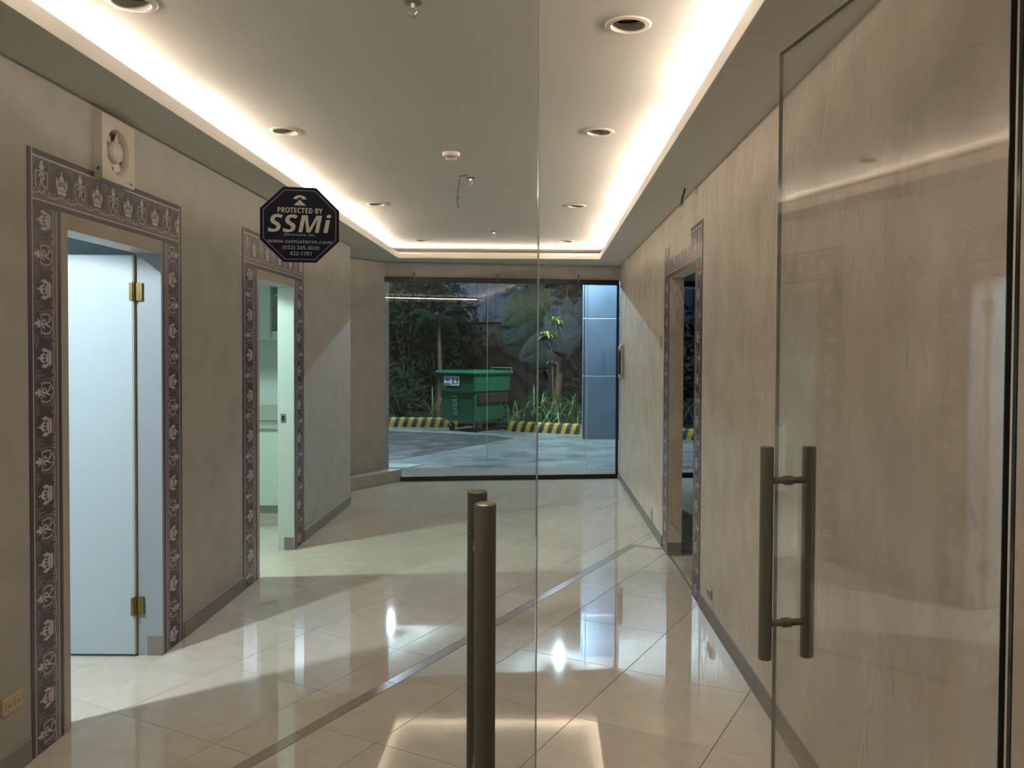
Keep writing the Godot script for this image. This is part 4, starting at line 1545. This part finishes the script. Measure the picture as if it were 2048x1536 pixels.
func planting() -> void:
	var straps := []
	for q in [[0.85, 0.026, 0.9], [0.95, 0.03, 0.6], [0.8, 0.028, 1.5], [0.7, 0.024, 1.9]]:
		straps.append(strap_leaf(q[0], q[1], q[2]))
	# along the kerb, to the right of the bin
	var spots := [[-0.42, 16.75, 0.9], [-0.18, 16.65, 1.0], [0.0, 16.75, 1.0], [0.18, 16.55, 1.05], [0.36, 16.6, 0.95], [0.55, 16.45, 0.9], [0.72, 16.45, 0.95], [0.9, 16.4, 0.9], [-0.62, 16.95, 0.8], [2.3, 15.95, 0.9], [2.65, 15.8, 1.0], [3.0, 15.7, 0.9]]
	for q in spots:
		var where := "between the bin and the clad column" if q[0] < 1.5 else "past the clad column"
		strap_clump(P(q[0], 0.05, q[1]), straps, 15, q[2], "clump of strap-leaved green plants %s" % where)
	strap_clump(P(-2.25, 0.05, 17.35), straps, 10, 0.85, "strap-leaved plant at the shrub side of the bin")
	strap_clump(P(-3.6, 0.05, 17.9), straps, 9, 0.8, "strap-leaved plant by the far end of the striped kerb")
	# elephant ear with huge drooping leaves
	var o := thing("elephant_ear_plant", P(0.36, 0.05, 17.4), "tall plant with huge drooping heart-shaped leaves behind the strap plants", "plant")
	var heart := heart_leaf()
	var vein := leaf_vein()
	var crown := Vector3(0.03, 1.55, 0.0)
	var st := mb()
	tube(st, [Vector3(0, 0, 0), Vector3(-0.02, 0.5, 0), Vector3(0.02, 1.0, 0), crown], 0.085, 10, 0.06)
	obj("trunk", st, M.bark, o)
	# joint position, roll of the tip from straight down, tilt back, size, material
	var lv := [
		[Vector3(-0.08, 1.68, 0.35), -1.12, -0.35, Vector3(0.81, 0.81, 0.81), 0], [Vector3(0.005, 2.05, 0.40), 0.36, -0.3, Vector3(0.84, 0.62, 0.62), 0],
		[Vector3(-0.62, 2.176, 0.15), -0.77, -0.3, Vector3(0.66, 0.72, 0.72), 1], [Vector3(-0.475, 2.59, 0.0), -0.92, -0.5, Vector3(0.80, 0.92, 0.92), 2],
		[Vector3(0.34, 2.49, 0.0), 0.0, -0.15, Vector3(0.62, 0.62, 0.62), 1], [Vector3(-0.29, 2.85, -0.2), -0.7, -0.6, Vector3(0.5, 0.5, 0.5), 2]]
	for q in lv:
		st = mb()
		var a: Vector3 = q[0]
		tube(st, [crown, crown.lerp(a, 0.4) + Vector3(0, 0.22, 0), crown.lerp(a, 0.8) + Vector3(0, 0.18, 0), a], 0.03, 7, 0.016)
		obj("stalk", st, M.leaf[2], o)
		var t := Transform3D(Basis(Vector3.BACK, q[1]) * Basis(Vector3.RIGHT, q[2]), a)
		t.basis = t.basis * Basis.from_scale(q[3])
		var l := inst("leaf", heart, M.big_leaf[q[4]], o, t)
		inst("veins", vein, M.vein, l)
	# lime rosettes on a thin branch
	var f := thing("rosette_shrub", P(0.12, 0.05, 17.0), "thin shrub with lime-coloured leaf rosettes beside the huge leaves", "plant")
	st = mb()
	tube(st, [Vector3(0.16, 0, 0), Vector3(0.12, 0.9, 0), Vector3(0.10, 1.5, 0.0), Vector3(-0.02, 1.84, 0.1)], 0.02, 7, 0.012)
	tube(st, [Vector3(0.10, 1.5, 0.0), Vector3(0.20, 1.9, 0.05), Vector3(0.18, 2.16, 0.1)], 0.014, 7, 0.01)
	obj("branch", st, M.bark, f)
	var small := strap_leaf(0.20, 0.04, 1.1)
	for c in [[Vector3(-0.02, 1.84, 0.1), 12], [Vector3(0.18, 2.16, 0.1), 8], [Vector3(0.10, 1.28, 0.06), 5]]:
		for k in c[1]:
			inst("leaf", small, M.lime if c[1] > 5 else M.bark, f, Transform3D(Basis(Vector3.UP, TAU * k / c[1] + 0.3) * Basis(Vector3.FORWARD, rng.randf_range(0.3, 1.6)), c[0]))
	# dark shrubs and trees on the left
	var leaf := strap_leaf(0.17, 0.05, 1.0)
	bush(P(-3.35, 0.05, 18.4), Vector3(0.75, 0.62, 0.55), 0.62, 420, leaf, 0, "low rounded shrub behind the striped kerb")
	bush(P(-4.3, 0.05, 19.3), Vector3(1.0, 1.6, 0.8), 2.2, 700, leaf, 3, "tall dark bush at the edge of the storefront")
	bush(P(-2.5, 0.05, 20.0), Vector3(1.1, 1.4, 0.7), 1.9, 700, leaf, 3, "dense dark bush behind the bin")
	bush(P(-3.3, 0.05, 20.2), Vector3(1.2, 1.0, 0.7), 3.4, 600, leaf, 3, "dark tree crown rising over the bushes")
	bush(P(1.2, 0.05, 19.6), Vector3(1.2, 0.9, 0.6), 1.1, 500, leaf, 3, "dark bush behind the huge leaves")
	bush(P(0.4, 0.05, 20.0), Vector3(1.5, 0.8, 0.6), 3.6, 600, leaf, 1, "tree crown above the huge leaves")
	bush(P(3.4, 0.05, 17.6), Vector3(1.2, 1.3, 0.6), 1.4, 500, leaf, 3, "dark bush past the clad column")
	palm(P(-2.35, 0.05, 18.9), 2.15, "small palm with drooping fronds behind the bin")
	palm(P(-4.25, 0.05, 18.3), 2.4, "taller palm with drooping fronds by the tall bush")
	# bare twisting stems
	var w := thing("bare_shrub", P(-3.25, 0.05, 17.75), "pale leafless twisting stems behind the kerb", "plant")
	for k in 5:
		st = mb()
		var pts := []
		var x := rng.randf_range(-0.1, 0.1)
		for i in 9:
			pts.append(Vector3(x + 0.12 * sin(i * 0.9 + k * 1.7) + (k - 2) * 0.05 * i / 3.0, i * 0.105, 0.08 * cos(i * 1.1 + k)))
		tube(st, pts, 0.012, 6, 0.004)
		obj("stem", st, M.vein, w)

func bush(at: Vector3, r: Vector3, h: float, n: int, leaf: Mesh, tone: int, label: String) -> void:
	var o := thing("bush", at, label, "bush")
	var st := mb()
	for k in 4:
		tube(st, [Vector3(0.06 * (k - 1.5), 0, 0), Vector3(0.12 * (k - 1.5), h * 0.5, 0.05), Vector3(r.x * 0.4 * (k - 1.5), h, 0)], 0.03, 6, 0.012)
	obj("stems", st, M.bark, o)
	var mm := MultiMesh.new()
	mm.transform_format = MultiMesh.TRANSFORM_3D
	mm.mesh = leaf
	mm.instance_count = n
	for k in n:
		var d := Vector3(rng.randfn(), rng.randfn(), rng.randfn()).normalized() * pow(rng.randf(), 0.4)
		var p := Vector3(d.x * r.x, h + d.y * r.y, d.z * r.z)
		p.y = maxf(p.y, 0.08)
		var b := Basis(Vector3.UP, rng.randf() * TAU) * Basis(Vector3.RIGHT, rng.randf_range(0.2, 2.6))
		mm.set_instance_transform(k, Transform3D(b.scaled(Vector3.ONE * rng.randf_range(0.8, 1.7)), p))
	var mi := MultiMeshInstance3D.new()
	mi.name = "foliage"
	mi.multimesh = mm
	mi.material_override = M.leaf[tone]
	mi.set_meta("kind", "stuff")
	o.add_child(mi)

func palm(at: Vector3, h: float, label: String) -> void:
	var o := thing("palm", at, label, "palm")
	var st := mb()
	tube(st, [Vector3.ZERO, Vector3(0.03, h * 0.5, 0), Vector3(0, h, 0)], 0.06, 9, 0.04)
	obj("trunk", st, M.bark, o)
	st = mb()
	var spine := []
	for i in 9:
		var t := i / 8.0
		spine.append(Vector3(t * 0.95, 0.42 * sin(t * 2.4) - 0.55 * t * t, 0))
	tube(st, spine, 0.012, 5, 0.004)
	for i in range(1, 24):
		var t := i / 24.0
		var a := Vector3(t * 0.95, 0.42 * sin(t * 2.4) - 0.55 * t * t, 0)
		for s in [-1.0, 1.0]:
			var l := 0.34 * sin(PI * (0.12 + 0.8 * t))
			var e := a + Vector3(l * 0.55, -l * 0.45, s * l * 0.75)
			var w := Vector3(0.014, 0, -s * 0.004)
			quad(st, a - w, a + w, e + w * 0.2, e - w * 0.2)
	var mesh := st.commit()
	for k in 11:
		inst("frond", mesh, M.leaf[(k % 2) * 3], o, Transform3D(Basis(Vector3.UP, TAU * k / 11.0 + rng.randf() * 0.3) * Basis(Vector3.BACK, rng.randf_range(-0.3, 0.5)), Vector3(0, h, 0)))
